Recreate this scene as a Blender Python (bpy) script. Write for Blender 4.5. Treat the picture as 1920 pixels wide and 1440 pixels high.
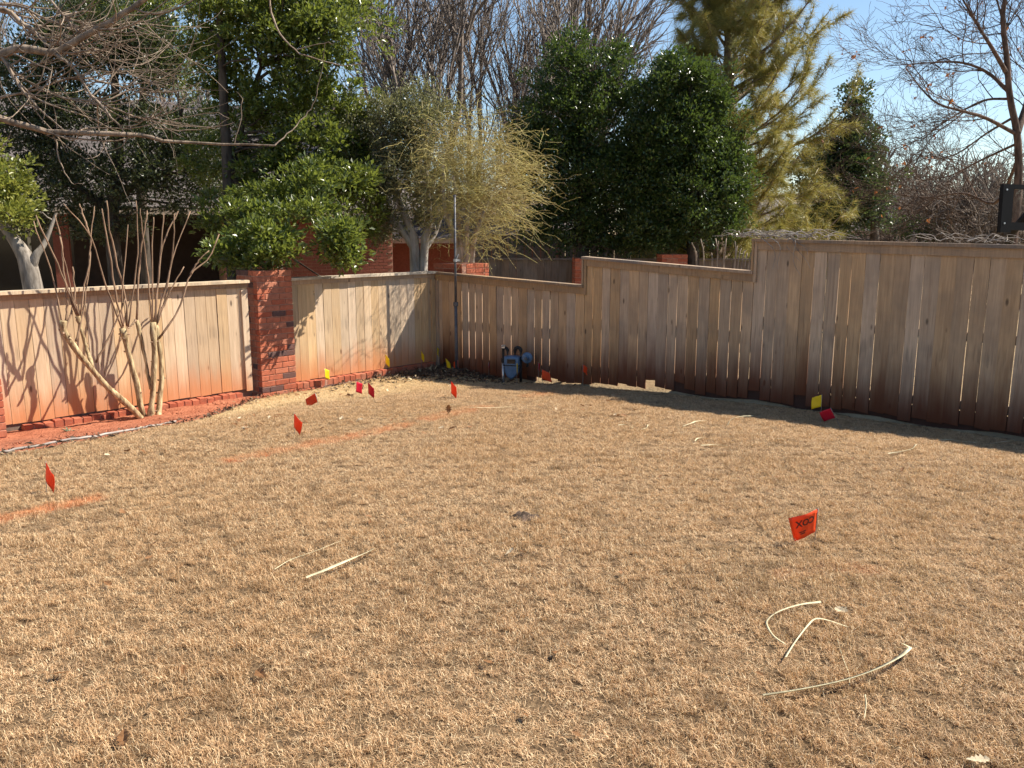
import bpy, math, random
import numpy as np
from mathutils import Vector, Matrix

for o in list(bpy.data.objects):
    bpy.data.objects.remove(o)
SC = bpy.context.scene
COL = SC.collection
R = math.radians
rng = np.random.default_rng(7)
random.seed(7)

# ------------------------------------------------------------------ camera, sky, sun, exposure
FPX, PITCH, EYE = 1553.0, R(10.5), 2.15
cam_d = bpy.data.cameras.new('camera')
cam_d.sensor_width = 36.0
cam_d.lens = FPX / 1920 * 36.0
cam_d.clip_start = 0.05
cam_d.clip_end = 3000
cam = bpy.data.objects.new('camera', cam_d)
cam.location = (0, 0, EYE)
cam.rotation_euler = (R(90) - PITCH, 0, 0)
COL.objects.link(cam)
SC.camera = cam

SUN_EL, SUN_AZ = R(47), R(78)          # azimuth clockwise from +Y (view direction): the sun stands to the right
world = bpy.data.worlds.new('World')
SC.world = world
world.use_nodes = True
wn = world.node_tree
wn.nodes.clear()
wo = wn.nodes.new('ShaderNodeOutputWorld')
wb = wn.nodes.new('ShaderNodeBackground')
ws = wn.nodes.new('ShaderNodeTexSky')
ws.sky_type = 'NISHITA'
ws.sun_disc = False
ws.sun_elevation = SUN_EL
ws.sun_rotation = SUN_AZ
ws.altitude = 300
ws.air_density = 1.15
ws.dust_density = 0.0
ws.ozone_density = 2.6
wb.inputs['Strength'].default_value = 0.075
wn.links.new(ws.outputs[0], wb.inputs['Color'])
wn.links.new(wb.outputs[0], wo.inputs['Surface'])

sun_d = bpy.data.lights.new('sun', 'SUN')
sun_d.energy = 5.0
sun_d.angle = R(0.53)
sun_d.color = (1.0, 0.925, 0.80)
sun = bpy.data.objects.new('sun', sun_d)
to_sun = Vector((math.sin(SUN_AZ) * math.cos(SUN_EL), math.cos(SUN_AZ) * math.cos(SUN_EL), math.sin(SUN_EL)))
sun.rotation_euler = to_sun.to_track_quat('Z', 'Y').to_euler()
sun.location = to_sun * 60
COL.objects.link(sun)

SC.render.engine = 'CYCLES'
SC.view_settings.view_transform = 'Standard'
SC.view_settings.look = 'None'
SC.view_settings.gamma = 1.0
SC.view_settings.use_curve_mapping = False
SC.view_settings.exposure = 1.05
SC.cycles.max_bounces = 4
SC.cycles.diffuse_bounces = 3
SC.cycles.glossy_bounces = 2
SC.cycles.transmission_bounces = 4
SC.cycles.use_adaptive_sampling = True
SC.cycles.adaptive_threshold = 0.02
SC.cycles.transparent_max_bounces = 8

# ------------------------------------------------------------------ places
CORNER = np.array([-1.20, 13.0])
RD = np.array([math.cos(R(40)), -math.sin(R(40))])      # along the stepped fence
RN = np.array([-math.sin(R(40)), -math.cos(R(40))])     # its face towards the lawn
LD = np.array([-math.cos(R(47)), -math.sin(R(47))])     # along the sunlit fence
LN = np.array([math.sin(R(47)), -math.cos(R(47))])


def sstep(a, b, x):
    t = np.clip((x - a) / (b - a), 0, 1)
    return t * t * (3 - 2 * t)


def gz(x, y):
    """height of the lawn"""
    x = np.asarray(x, float); y = np.asarray(y, float)
    base = 0.93 - 0.0715 * y
    base = np.where(base > 0.5, 0.5 + 0.22 * np.tanh((base - 0.5) / 0.22), base)
    sl = (x - CORNER[0]) * LD[0] + (y - CORNER[1]) * LD[1]
    dl = (x - CORNER[0]) * LN[0] + (y - CORNER[1]) * LN[1]
    sr = (x - CORNER[0]) * RD[0] + (y - CORNER[1]) * RD[1]
    dr = (x - CORNER[0]) * RN[0] + (y - CORNER[1]) * RN[1]
    wl = 0.93 - 0.0715 * (CORNER[1] + np.clip(sl, 0, 9) * LD[1])
    base = base - (wl + 0.0) * (1 - sstep(0.2, 3.0, dl)) * sstep(-0.5, 0.5, sl)
    wr = 0.93 - 0.0715 * (CORNER[1] + np.clip(sr, 0, 12) * RD[1])
    tr = 0.2 * sstep(0.0, 5.5, sr) - 0.055
    base = base - (wr - tr) * (1 - sstep(0.3, 2.8, dr)) * sstep(0.0, 1.2, sr) * sstep(0, 1.5, dl)
    base = base + 0.012 * np.sin(x * 1.7 + 0.6 * y) * np.cos(y * 1.3 - x * 0.4) + 0.006 * np.sin(3.1 * x - 2.3 * y)
    return base


def ray(px, py):
    x = (px - 960) / FPX; y = (720 - py) / FPX
    return np.array([x, math.cos(PITCH) + y * math.sin(PITCH), -math.sin(PITCH) + y * math.cos(PITCH)])


def at(px, py, Y):
    d = ray(px, py)
    return np.array([0, 0, EYE]) + d * (Y / d[1])


def gnd(px, py, lift=0.0):
    d = ray(px, py)
    lo = 1.0
    t = 1.0
    while t < 60:
        p = np.array([0, 0, EYE]) + d * t
        if p[2] < float(gz(p[0], p[1])) + lift:
            break
        t += 0.05
    a, b = t - 0.05, t
    for _ in range(12):
        m = 0.5 * (a + b)
        p = np.array([0, 0, EYE]) + d * m
        if p[2] < float(gz(p[0], p[1])) + lift:
            b = m
        else:
            a = m
    p = np.array([0, 0, EYE]) + d * b
    return np.array([p[0], p[1], float(gz(p[0], p[1]))])


def rp(s, off=0.0, z=0.0):
    q = CORNER + RD * s + RN * off
    return np.array([q[0], q[1], z])


def lp(s, off=0.0, z=0.0):
    q = CORNER + LD * s + LN * off
    return np.array([q[0], q[1], z])


# ------------------------------------------------------------------ object helpers
def mesh_np(name, V, faces, mat_slots=None, smooth=False, mat_idx=None):
    """faces: int array (n,3) or (n,4), or a list of such arrays"""
    if not isinstance(faces, (list, tuple)):
        faces = [faces]
    V = np.ascontiguousarray(V, dtype=np.float32).reshape(-1, 3)
    me = bpy.data.meshes.new(name)
    me.vertices.add(len(V))
    me.vertices.foreach_set('co', V.ravel())
    loops = np.concatenate([np.asarray(f, dtype=np.int32).ravel() for f in faces])
    sizes = np.concatenate([np.full(len(f), np.asarray(f).shape[1], dtype=np.int32) for f in faces])
    starts = (np.cumsum(sizes) - sizes).astype(np.int32)
    me.loops.add(len(loops))
    me.loops.foreach_set('vertex_index', loops)
    me.polygons.add(len(sizes))
    me.polygons.foreach_set('loop_start', starts)
    me.polygons.foreach_set('loop_total', sizes)
    me.polygons.foreach_set('use_smooth', np.full(len(sizes), bool(smooth)))
    for m in (mat_slots or []):
        me.materials.append(m)
    if mat_idx is not None:
        me.polygons.foreach_set('material_index', np.asarray(mat_idx, dtype=np.int32))
    me.update(calc_edges=True)
    return me


def link(name, me, parent=None, loc=(0, 0, 0), rot=(0, 0, 0)):
    o = bpy.data.objects.new(name, me)
    o.location = [float(v) for v in loc]
    o.rotation_euler = rot
    COL.objects.link(o)
    if parent is not None:
        o.parent = parent
    return o


def tag(o, label=None, cat=None, group=None, kind=None):
    if label: o['label'] = label
    if cat: o['category'] = cat
    if group: o['group'] = group
    if kind: o['kind'] = kind
    return o


def thing(name, label, cat, loc=(0, 0, 0), rz=0.0, group=None):
    return tag(link(name, None, None, loc, (0, 0, rz)), label, cat, group)


BOXF = np.array([[0, 3, 2, 1], [4, 5, 6, 7], [0, 1, 5, 4], [1, 2, 6, 5], [2, 3, 7, 6], [3, 0, 4, 7]])


class MB:
    def __init__(s):
        s.V = []; s.F4 = []; s.F3 = []; s.n = 0

    def add(s, V, F):
        V = np.asarray(V, float).reshape(-1, 3)
        F = np.asarray(F) + s.n
        (s.F4 if F.shape[1] == 4 else s.F3).append(F)
        s.V.append(V); s.n += len(V)
        return s

    def box(s, x0, x1, y0, y1, z0, z1):
        return s.add([(x0, y0, z0), (x1, y0, z0), (x1, y1, z0), (x0, y1, z0), (x0, y0, z1), (x1, y0, z1), (x1, y1, z1), (x0, y1, z1)], BOXF)

    def cbox(s, c, hx, hy, hz):
        return s.box(c[0] - hx, c[0] + hx, c[1] - hy, c[1] + hy, c[2] - hz, c[2] + hz)

    def beam(s, p0, p1, side, w0, w1, h0, h1):
        """box from p0 to p1; side = horizontal unit vector; spans side*[w0,w1] and z [h0,h1]"""
        p0 = np.asarray(p0, float); p1 = np.asarray(p1, float); sd = np.array([side[0], side[1], 0.0]); up = np.array([0, 0, 1.0])
        V = []
        for h in (h0, h1):
            V += [p0 + sd * w0 + up * h, p1 + sd * w0 + up * h, p1 + sd * w1 + up * h, p0 + sd * w1 + up * h]
        return s.add(V, BOXF)

    def tube(s, pts, radii, k=8, cap=True):
        V, F = tubes([(np.asarray(pts, float), np.asarray(radii, float) if np.ndim(radii) else np.full(len(pts), float(radii)))], k)
        n0 = s.n
        s.add(V, F)
        if cap:
            n = len(pts)
            for ring in (0, n - 1):
                c = np.asarray(pts[ring], float)
                idx = s.n
                s.V.append(c.reshape(1, 3)); s.n += 1
                rr = n0 + ring * k + np.arange(k)
                tri = np.stack([rr, np.roll(rr, -1), np.full(k, idx)], 1)
                if ring == 0: tri = tri[:, ::-1]
                s.F3.append(tri)
        return s

    def lathe(s, prof, k=16, origin=(0, 0, 0), axis='z'):
        a = np.linspace(0, 2 * math.pi, k, endpoint=False)
        V = []
        for r, h in prof:
            ring = np.stack([r * np.cos(a), r * np.sin(a), np.full(k, h)], 1)
            if axis == 'y': ring = ring[:, [0, 2, 1]] * np.array([1, -1, 1])
            V.append(ring)
        V = np.concatenate(V) + np.asarray(origin, float)
        F = []
        for i in range(len(prof) - 1):
            r0 = i * k + np.arange(k); r1 = r0 + k
            F.append(np.stack([r0, np.roll(r0, -1), np.roll(r1, -1), r1], 1))
        return s.add(V, np.concatenate(F))

    def build(s, name, mat, parent=None, loc=(0, 0, 0), rot=(0, 0, 0), smooth=False):
        me = s.mesh(name, mat, smooth)
        return link(name, me, parent, loc, rot)

    def mesh(s, name, mat, smooth=False):
        fs = []
        if s.F4: fs.append(np.concatenate(s.F4))
        if s.F3: fs.append(np.concatenate(s.F3))
        return mesh_np(name, np.concatenate(s.V), fs, [mat], smooth)


def tubes(polys, k=3):
    """polys: list of (pts(n,3), radii(n)); returns V, F4"""
    groups = {}
    for p, r in polys:
        groups.setdefault(len(p), []).append((p, r))
    Vs, Fs, base = [], [], 0
    ang = np.linspace(0, 2 * math.pi, k, endpoint=False)
    ca, sa = np.cos(ang), np.sin(ang)
    for n, lst in groups.items():
        P = np.array([a for a, _ in lst], float)
        Rr = np.array([b for _, b in lst], float)
        T = np.empty_like(P)
        T[:, 1:-1] = P[:, 2:] - P[:, :-2]
        T[:, 0] = P[:, 1] - P[:, 0]
        T[:, -1] = P[:, -1] - P[:, -2]
        T /= np.linalg.norm(T, axis=2, keepdims=True) + 1e-9
        main = P[:, -1] - P[:, 0]
        main /= np.linalg.norm(main, axis=1, keepdims=True) + 1e-9
        ref = np.where(np.abs(main[:, 2:3]) < 0.8, np.array([[0, 0, 1.0]]), np.array([[0.7, 0.71, 0.05]]))
        U = np.cross(T, ref[:, None, :])
        U /= np.linalg.norm(U, axis=2, keepdims=True) + 1e-9
        W = np.cross(T, U)
        V = P[:, :, None, :] + Rr[:, :, None, None] * (U[:, :, None, :] * ca[None, None, :, None] + W[:, :, None, :] * sa[None, None, :, None])
        m = len(lst)
        idx = base + np.arange(m * n * k).reshape(m, n, k)
        a = idx[:, :-1, :]; b = np.roll(a, -1, axis=2); d = idx[:, 1:, :]; c = np.roll(d, -1, axis=2)
        Fs.append(np.stack([a, b, c, d], -1).reshape(-1, 4))
        Vs.append(V.reshape(-1, 3)); base += m * n * k
    return np.concatenate(Vs), np.concatenate(Fs)


def tube_obj(name, polys, k, mat, parent=None, smooth=True):
    V, F = tubes(polys, k)
    return link(name, mesh_np(name, V, F, [mat], smooth), parent)


def unit(v):
    v = np.asarray(v, float)
    return v / (np.linalg.norm(v, axis=-1, keepdims=True) + 1e-9)


def curve(pts, n):
    """Catmull-Rom through pts, n samples"""
    P = np.asarray(pts, float)
    P = np.vstack([2 * P[0] - P[1], P, 2 * P[-1] - P[-2]])
    m = len(P) - 3
    out = []
    for t in np.linspace(0, m - 1e-6, n):
        i = int(t); u = t - i
        a, b, c, d = P[i:i + 4]
        out.append(0.5 * (2 * b + (c - a) * u + (2 * a - 5 * b + 4 * c - d) * u * u + (3 * b - 3 * c + d - a) * u ** 3))
    return np.array(out)


# ------------------------------------------------------------------ materials
class NT:
    def __init__(s, name):
        s.m = bpy.data.materials.new(name)
        s.m.use_nodes = True
        s.t = s.m.node_tree
        s.t.nodes.clear()
        s.out = s.n('ShaderNodeOutputMaterial')

    def n(s, typ, **kw):
        nd = s.t.nodes.new(typ)
        for k, v in kw.items():
            setattr(nd, k, v)
        return nd

    def l(s, a, b):
        s.t.links.new(a, b)

    def val(s, sock, v):
        if isinstance(v, bpy.types.NodeSocket): s.l(v, sock)
        elif isinstance(v, (tuple, list)) and len(v) == 3 and sock.type == 'RGBA': sock.default_value = (*v, 1)
        else: sock.default_value = v

    def noise(s, vec, scale, detail=3, rough=0.55, out='Fac'):
        nd = s.n('ShaderNodeTexNoise')
        nd.inputs['Scale'].default_value = scale
        nd.inputs['Detail'].default_value = detail
        nd.inputs['Roughness'].default_value = rough
        if vec is not None: s.l(vec, nd.inputs['Vector'])
        return nd.outputs[out]

    def math(s, op, a, b=0.0, c=0.0, clamp=False):
        nd = s.n('ShaderNodeMath', operation=op)
        nd.use_clamp = clamp
        s.val(nd.inputs[0], a); s.val(nd.inputs[1], b)
        if op in ('MULTIPLY_ADD', 'SMOOTH_MIN', 'COMPARE'): s.val(nd.inputs[2], c)
        return nd.outputs[0]

    def mr(s, v, a, b, c=0.0, d=1.0, smooth=True):
        nd = s.n('ShaderNodeMapRange')
        nd.interpolation_type = 'SMOOTHSTEP' if smooth else 'LINEAR'
        s.val(nd.inputs['Value'], v)
        for k, x in zip(('From Min', 'From Max', 'To Min', 'To Max'), (a, b, c, d)): s.val(nd.inputs[k], x)
        return nd.outputs['Result']

    def mix(s, f, a, b, mode='MIX'):
        nd = s.n('ShaderNodeMix', data_type='RGBA', blend_type=mode)
        s.val(nd.inputs['Factor'], f)
        s.val(nd.inputs[6], a); s.val(nd.inputs[7], b)
        return nd.outputs[2]

    def ramp(s, f, stops):
        nd = s.n('ShaderNodeValToRGB')
        el = nd.color_ramp.elements
        while len(el) > 1: el.remove(el[-1])
        el[0].position = stops[0][0]; el[0].color = (*stops[0][1], 1)
        for p, c in stops[1:]:
            e = el.new(p); e.color = (*c, 1)
        s.l(f, nd.inputs[0])
        return nd.outputs[0]

    def mapping(s, vec, scale=(1, 1, 1), loc=None):
        nd = s.n('ShaderNodeMapping')
        s.l(vec, nd.inputs['Vector'])
        nd.inputs['Scale'].default_value = scale
        if loc is not None: s.val(nd.inputs['Location'], loc)
        return nd.outputs[0]

    def bump(s, h, strength=0.3, dist=0.01):
        nd = s.n('ShaderNodeBump')
        nd.inputs['Strength'].default_value = strength
        nd.inputs['Distance'].default_value = dist
        s.l(h, nd.inputs['Height'])
        return nd.outputs[0]

    def bsdf(s, col, rough=0.7, spec=0.3, normal=None, metal=0.0, trans=0.0, tcol=None):
        b = s.n('ShaderNodeBsdfPrincipled')
        s.val(b.inputs['Base Color'], col)
        s.val(b.inputs['Roughness'], rough)
        s.val(b.inputs['Specular IOR Level'], spec)
        s.val(b.inputs['Metallic'], metal)
        if normal is not None: s.l(normal, b.inputs['Normal'])
        sh = b.outputs[0]
        if trans > 0:
            tr = s.n('ShaderNodeBsdfTranslucent')
            s.val(tr.inputs['Color'], tcol if tcol is not None else col)
            mx = s.n('ShaderNodeMixShader')
            mx.inputs[0].default_value = trans
            s.l(sh, mx.inputs[1]); s.l(tr.outputs[0], mx.inputs[2])
            sh = mx.outputs[0]
        s.l(sh, s.out.inputs['Surface'])
        return s.m

    @property
    def obj(s): return s.n('ShaderNodeTexCoord').outputs['Object']

    @property
    def pos(s): return s.n('ShaderNodeNewGeometry').outputs['Position']

    @property
    def island(s): return s.n('ShaderNodeNewGeometry').outputs['Random Per Island']

    @property
    def rand(s): return s.n('ShaderNodeObjectInfo').outputs['Random']


def offs(t, vec, amt=37.0):
    """shift a vector by the object's own random number so that alike pieces differ"""
    cx = t.n('ShaderNodeCombineXYZ')
    r = t.rand
    t.l(t.math('MULTIPLY', r, amt), cx.inputs[0]); t.l(t.math('MULTIPLY', r, amt * 1.7), cx.inputs[1]); t.l(t.math('MULTIPLY', r, amt * 0.6), cx.inputs[2])
    va = t.n('ShaderNodeVectorMath', operation='ADD')
    t.l(vec, va.inputs[0]); t.l(cx.outputs[0], va.inputs[1])
    return va.outputs[0]


def mat_wood(name, c_lo, c_hi, stain, stain_top, stain_amt=0.85, grey=(0.25, 0.22, 0.19), grey_amt=0.35, rough=0.8):
    t = NT(name)
    o = t.obj
    v = offs(t, o)
    g1 = t.noise(t.mapping(v, (14, 14, 0.9)), 3.0, 5, 0.6)
    g2 = t.noise(t.mapping(v, (60, 60, 1.6)), 2.0, 4, 0.6)
    blot = t.noise(v, 2.3, 3)
    col = t.ramp(t.math('MULTIPLY_ADD', g1, 0.65, t.math('MULTIPLY', g2, 0.35)), [(0.3, c_lo), (0.62, c_hi)])
    col = t.mix(t.math('MULTIPLY', t.mr(blot, 0.42, 0.7), grey_amt), col, grey)
    br = t.n('ShaderNodeHueSaturation')
    t.l(col, br.inputs['Color'])
    t.l(t.mr(t.rand, 0, 1, 0.84, 1.12, False), br.inputs['Value'])
    t.l(t.mr(t.math('FRACT', t.math('MULTIPLY', t.rand, 7.31)), 0, 1, 0.78, 1.12, False), br.inputs['Saturation'])
    col = br.outputs[0]
    # knots
    vo = t.n('ShaderNodeTexVoronoi')
    vo.inputs['Scale'].default_value = 1.0
    t.l(t.mapping(v, (7.0, 7.0, 2.6)), vo.inputs['Vector'])
    kn = t.math('MULTIPLY', t.mr(vo.outputs['Distance'], 0.05, 0.14, 1, 0), t.mr(t.noise(v, 0.9, 1), 0.36, 0.44))
    col = t.mix(t.math('MULTIPLY', kn, 0.8), col, (0.07, 0.045, 0.03))
    # red soil splashed up from the ground
    sz = t.n('ShaderNodeSeparateXYZ')
    t.l(o, sz.inputs[0])
    edge = t.math('MULTIPLY_ADD', t.noise(t.mapping(v, (9, 9, 1.2)), 1.0, 3), 0.5, t.math('ADD', sz.outputs[2], -0.25))
    sfac = t.mr(edge, 0.0, stain_top, stain_amt, 0.0)
    col = t.mix(sfac, col, stain)
    # rain streaks under the rail nails
    st = t.noise(t.mapping(v, (30, 30, 0.5)), 1.5, 2)
    col = t.mix(t.math('MULTIPLY', t.mr(st, 0.6, 0.8), 0.35), col, (0.09, 0.065, 0.05))
    bz = t.math('ADD', sz.outputs[2], t.math('MULTIPLY', t.noise(t.mapping(v, (40, 40, 0.2)), 1.0, 1), 0.3))
    bandm = t.math('MULTIPLY', t.mr(bz, 0.78, 0.82), t.mr(bz, 0.98, 0.9, 0.0, 1.0))
    col = t.mix(t.math('MULTIPLY', t.math('MULTIPLY', bandm, t.mr(t.noise(t.mapping(v, (55, 55, 0.4)), 1.0, 2), 0.5, 0.66)), 0.32), col, (0.07, 0.052, 0.04))
    nrm = t.bump(t.math('ADD', g2, t.math('MULTIPLY', g1, 0.6)), 0.35, 0.004)
    return t.bsdf(col, rough, 0.25, nrm)


def mat_simple(name, col, rough=0.6, metal=0.0, var=0.15, scale=8.0, bump=0.0, trans=0.0, spec=0.4):
    t = NT(name)
    nz = t.noise(t.obj, scale, 4)
    c2 = tuple(min(1, c * (1 + var * 1.2)) for c in col); c1 = tuple(c * (1 - var * 1.5) for c in col)
    c = t.ramp(nz, [(0.3, c1), (0.7, c2)])
    return t.bsdf(c, rough, spec, t.bump(t.noise(t.obj, scale * 6, 3), bump, 0.005) if bump else None, metal, trans)


def mat_brick(name, stops):
    t = NT(name)
    o = offs(t, t.obj)
    c = t.ramp(t.math('FRACT', t.math('MULTIPLY', t.rand, 5.77)), stops)
    t.t.nodes[-1]
    c = t.mix(t.math('MULTIPLY', t.mr(t.noise(o, 14, 4), 0.4, 0.75), 0.5), c, (0.16, 0.055, 0.035))
    c = t.mix(t.math('MULTIPLY', t.mr(t.noise(o, 45, 3), 0.55, 0.8), 0.35), c, (0.5, 0.3, 0.2))
    return t.bsdf(c, 0.85, 0.2, t.bump(t.noise(o, 60, 4), 0.5, 0.004))


def mat_leaf(name, stops, rough=0.4, trans=0.25, tcol=(0.2, 0.28, 0.05), spec=0.5, patch=None):
    t = NT(name)
    c = t.ramp(t.island, stops)
    p = t.noise(t.pos, 1.3, 2)
    c = t.mix(t.math('MULTIPLY', t.mr(p, 0.4, 0.65), 0.45), c, patch if patch else tuple(0.55 * x for x in stops[0][1]))
    return t.bsdf(c, rough, spec, None, 0, trans, tcol)


def mat_bark(name, c1, c2, scale=6.0, rough=0.85):
    t = NT(name)
    n1 = t.noise(t.mapping(t.obj, (3, 3, 0.7)), scale, 5)
    c = t.ramp(n1, [(0.35, c1), (0.65, c2)])
    return t.bsdf(c, rough, 0.2, t.bump(t.noise(t.mapping(t.obj, (3, 3, 0.7)), scale * 4, 4), 0.5, 0.01))


M = {}
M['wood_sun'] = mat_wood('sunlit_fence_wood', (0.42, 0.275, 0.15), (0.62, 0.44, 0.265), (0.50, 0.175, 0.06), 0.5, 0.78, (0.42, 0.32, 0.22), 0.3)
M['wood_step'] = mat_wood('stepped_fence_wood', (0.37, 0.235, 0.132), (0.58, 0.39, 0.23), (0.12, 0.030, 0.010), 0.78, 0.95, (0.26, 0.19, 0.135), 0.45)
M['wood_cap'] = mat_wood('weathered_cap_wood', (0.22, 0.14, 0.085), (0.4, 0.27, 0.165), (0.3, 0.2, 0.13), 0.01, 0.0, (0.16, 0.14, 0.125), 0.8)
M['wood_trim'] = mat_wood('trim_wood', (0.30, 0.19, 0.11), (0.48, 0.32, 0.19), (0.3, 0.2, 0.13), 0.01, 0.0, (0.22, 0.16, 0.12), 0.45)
M['cap_sun'] = mat_wood('sunlit_cap_wood', (0.42, 0.31, 0.2), (0.66, 0.52, 0.36), (0.3, 0.2, 0.13), 0.01, 0.0, (0.2, 0.17, 0.14), 0.75)  # lighter copy of the cap wood, sunlight on its top put into the colour
M['kick'] = mat_simple('soil_stained_kick_board', (0.07, 0.03, 0.018), 0.9)
M['wood_dark'] = mat_wood('old_grey_fence_wood', (0.10, 0.075, 0.06), (0.2, 0.15, 0.115), (0.1, 0.05, 0.03), 0.4, 0.4)
M['brick'] = mat_brick('red_brick', [(0.0, (0.095, 0.06, 0.055)), (0.13, (0.13, 0.07, 0.06)), (0.18, (0.36, 0.095, 0.05)), (0.55, (0.48, 0.15, 0.08)), (1.0, (0.42, 0.165, 0.10))])
M['brick_red'] = mat_brick('orange_red_brick', [(0.0, (0.33, 0.085, 0.045)), (0.6, (0.44, 0.13, 0.068)), (1.0, (0.38, 0.145, 0.085))])
M['brick_house'] = mat_brick('house_brick', [(0.0, (0.17, 0.05, 0.035)), (1.0, (0.27, 0.09, 0.06))])
M['mortar'] = mat_simple('mortar', (0.42, 0.22, 0.15), 0.95, 0, 0.2, 20, 0.5)
M['galv'] = mat_simple('galvanised_steel', (0.13, 0.13, 0.14), 0.6, 0.4, 0.25, 9)
M['meter'] = mat_simple('blue_grey_meter_paint', (0.10, 0.17, 0.27), 0.45, 0.1, 0.15, 12)
M['black_iron'] = mat_simple('black_pipe', (0.018, 0.018, 0.02), 0.5, 0.3, 0.2, 10)
M['alum'] = mat_simple('aluminium', (0.5, 0.52, 0.55), 0.35, 0.8, 0.15, 12)
M['white'] = mat_simple('white_paint', (0.75, 0.73, 0.7), 0.5, 0, 0.06)
M['black_paint'] = mat_simple('black_powder_coat', (0.008, 0.008, 0.009), 0.6, 0, 0.1, spec=0.2)
M['roof'] = mat_simple('asphalt_shingle', (0.12, 0.10, 0.092), 0.95, 0, 0.3, 3, 0.6)
M['fascia'] = mat_simple('tan_fascia_paint', (0.42, 0.34, 0.27), 0.7, 0, 0.1)
M['dark_glass'] = mat_simple('dark_window_glass', (0.02, 0.022, 0.025), 0.08, 0, 0.05)
M['flag_orange'] = mat_simple('orange_vinyl', (0.95, 0.105, 0.022), 0.45, 0, 0.05, 5, 0, 0.35)
M['flag_red'] = mat_simple('red_vinyl', (0.62, 0.012, 0.04), 0.45, 0, 0.05, 5, 0, 0.35)
M['flag_yellow'] = mat_simple('yellow_vinyl', (0.9, 0.68, 0.02), 0.45, 0, 0.05, 5, 0, 0.35)
M['ink'] = mat_simple('black_ink', (0.06, 0.02, 0.012), 0.6)
M['wire'] = mat_simple('steel_wire', (0.35, 0.33, 0.31), 0.5, 0.7)
M['straw'] = mat_simple('pale_dry_blade', (0.72, 0.63, 0.40), 0.6, 0, 0.18, 25, 0.2, 0.15)
M['oak_leaf'] = mat_simple('dry_oak_leaf', (0.27, 0.13, 0.05), 0.7, 0, 0.3, 30, 0.2, 0.2)
M['pale_leaf'] = mat_simple('bleached_leaf', (0.62, 0.5, 0.33), 0.7, 0, 0.2, 30, 0.2, 0.2)
M['green_rosette'] = mat_simple('dusty_green_leaf', (0.15, 0.17, 0.1), 0.6, 0, 0.25, 30)
M['edging'] = mat_simple('pale_edging_plastic', (0.3, 0.25, 0.22), 0.7, 0, 0.3, 6)
M['acrylic'] = None
M['bark_dark'] = mat_bark('dark_bark', (0.035, 0.028, 0.022), (0.1, 0.08, 0.065))
M['bark_grey'] = mat_bark('grey_bark', (0.13, 0.11, 0.09), (0.3, 0.26, 0.22))
M['bark_pale'] = mat_bark('pale_grey_bark', (0.24, 0.21, 0.18), (0.5, 0.46, 0.41), 4)
M['bark_brown'] = mat_bark('brown_grey_bark', (0.12, 0.085, 0.06), (0.27, 0.2, 0.15))
M['bark_redbrown'] = mat_bark('red_brown_bark', (0.05, 0.035, 0.028), (0.16, 0.105, 0.078))
M['bark_skyline'] = mat_bark('grey_brown_bark', (0.085, 0.07, 0.06), (0.25, 0.205, 0.175))
M['bark_brush'] = mat_bark('dull_brush_bark', (0.085, 0.066, 0.053), (0.2, 0.16, 0.13))
M['twig_tan'] = mat_bark('tan_twig', (0.13, 0.095, 0.07), (0.33, 0.255, 0.19))
M['crape'] = mat_bark('smooth_cream_bark', (0.15, 0.09, 0.045), (0.56, 0.44, 0.25), 11)
M['crape_shoot'] = mat_bark('brown_shoot', (0.15, 0.095, 0.06), (0.33, 0.215, 0.14), 5)
M['vine'] = mat_bark('dead_vine', (0.2, 0.17, 0.15), (0.42, 0.37, 0.32))
M['leaf_laurel'] = mat_leaf('laurel_leaf', [(0, (0.02, 0.036, 0.009)), (0.5, (0.055, 0.085, 0.016)), (1, (0.15, 0.18, 0.035))], 0.34, 0.26, (0.32, 0.38, 0.06), 0.5, (0.12, 0.14, 0.025))
M['leaf_dim'] = mat_leaf('dull_evergreen_leaf', [(0, (0.02, 0.03, 0.012)), (0.6, (0.045, 0.06, 0.025)), (1, (0.09, 0.10, 0.05))], 0.4, 0.2, (0.16, 0.2, 0.05))
M['leaf_yellowgreen'] = mat_leaf('yellow_green_leaf', [(0, (0.10, 0.13, 0.02)), (0.6, (0.2, 0.22, 0.04)), (1, (0.32, 0.3, 0.07))], 0.4, 0.3, (0.4, 0.42, 0.08))
M['leaf_holly'] = mat_leaf('holly_leaf', [(0, (0.016, 0.032, 0.01)), (0.6, (0.036, 0.068, 0.017)), (1, (0.085, 0.125, 0.027))], 0.32, 0.2, (0.16, 0.24, 0.04), 0.55, (0.04, 0.065, 0.016))
M['leaf_holly2'] = mat_leaf('grey_green_holly_leaf', [(0, (0.02, 0.04, 0.018)), (0.6, (0.045, 0.075, 0.03)), (1, (0.09, 0.12, 0.05))], 0.32, 0.2, (0.14, 0.2, 0.05))
M['leaf_yaupon'] = mat_leaf('small_grey_green_leaf', [(0, (0.06, 0.066, 0.032)), (0.6, (0.13, 0.135, 0.07)), (1, (0.26, 0.25, 0.14))], 0.38, 0.28, (0.3, 0.3, 0.12), 0.5, (0.14, 0.13, 0.06))
M['needle'] = mat_leaf('pine_needle', [(0, (0.14, 0.165, 0.045)), (0.5, (0.31, 0.30, 0.08)), (0.8, (0.48, 0.39, 0.12)), (1, (0.5, 0.31, 0.12))], 0.45, 0.25, (0.45, 0.38, 0.09), 0.4, (0.13, 0.16, 0.045))
M['willow'] = mat_leaf('yellow_twig', [(0, (0.30, 0.22, 0.10)), (0.5, (0.45, 0.38, 0.12)), (1, (0.6, 0.53, 0.2))], 0.6, 0.15, (0.5, 0.45, 0.12), 0.3, (0.28, 0.2, 0.12))
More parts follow.
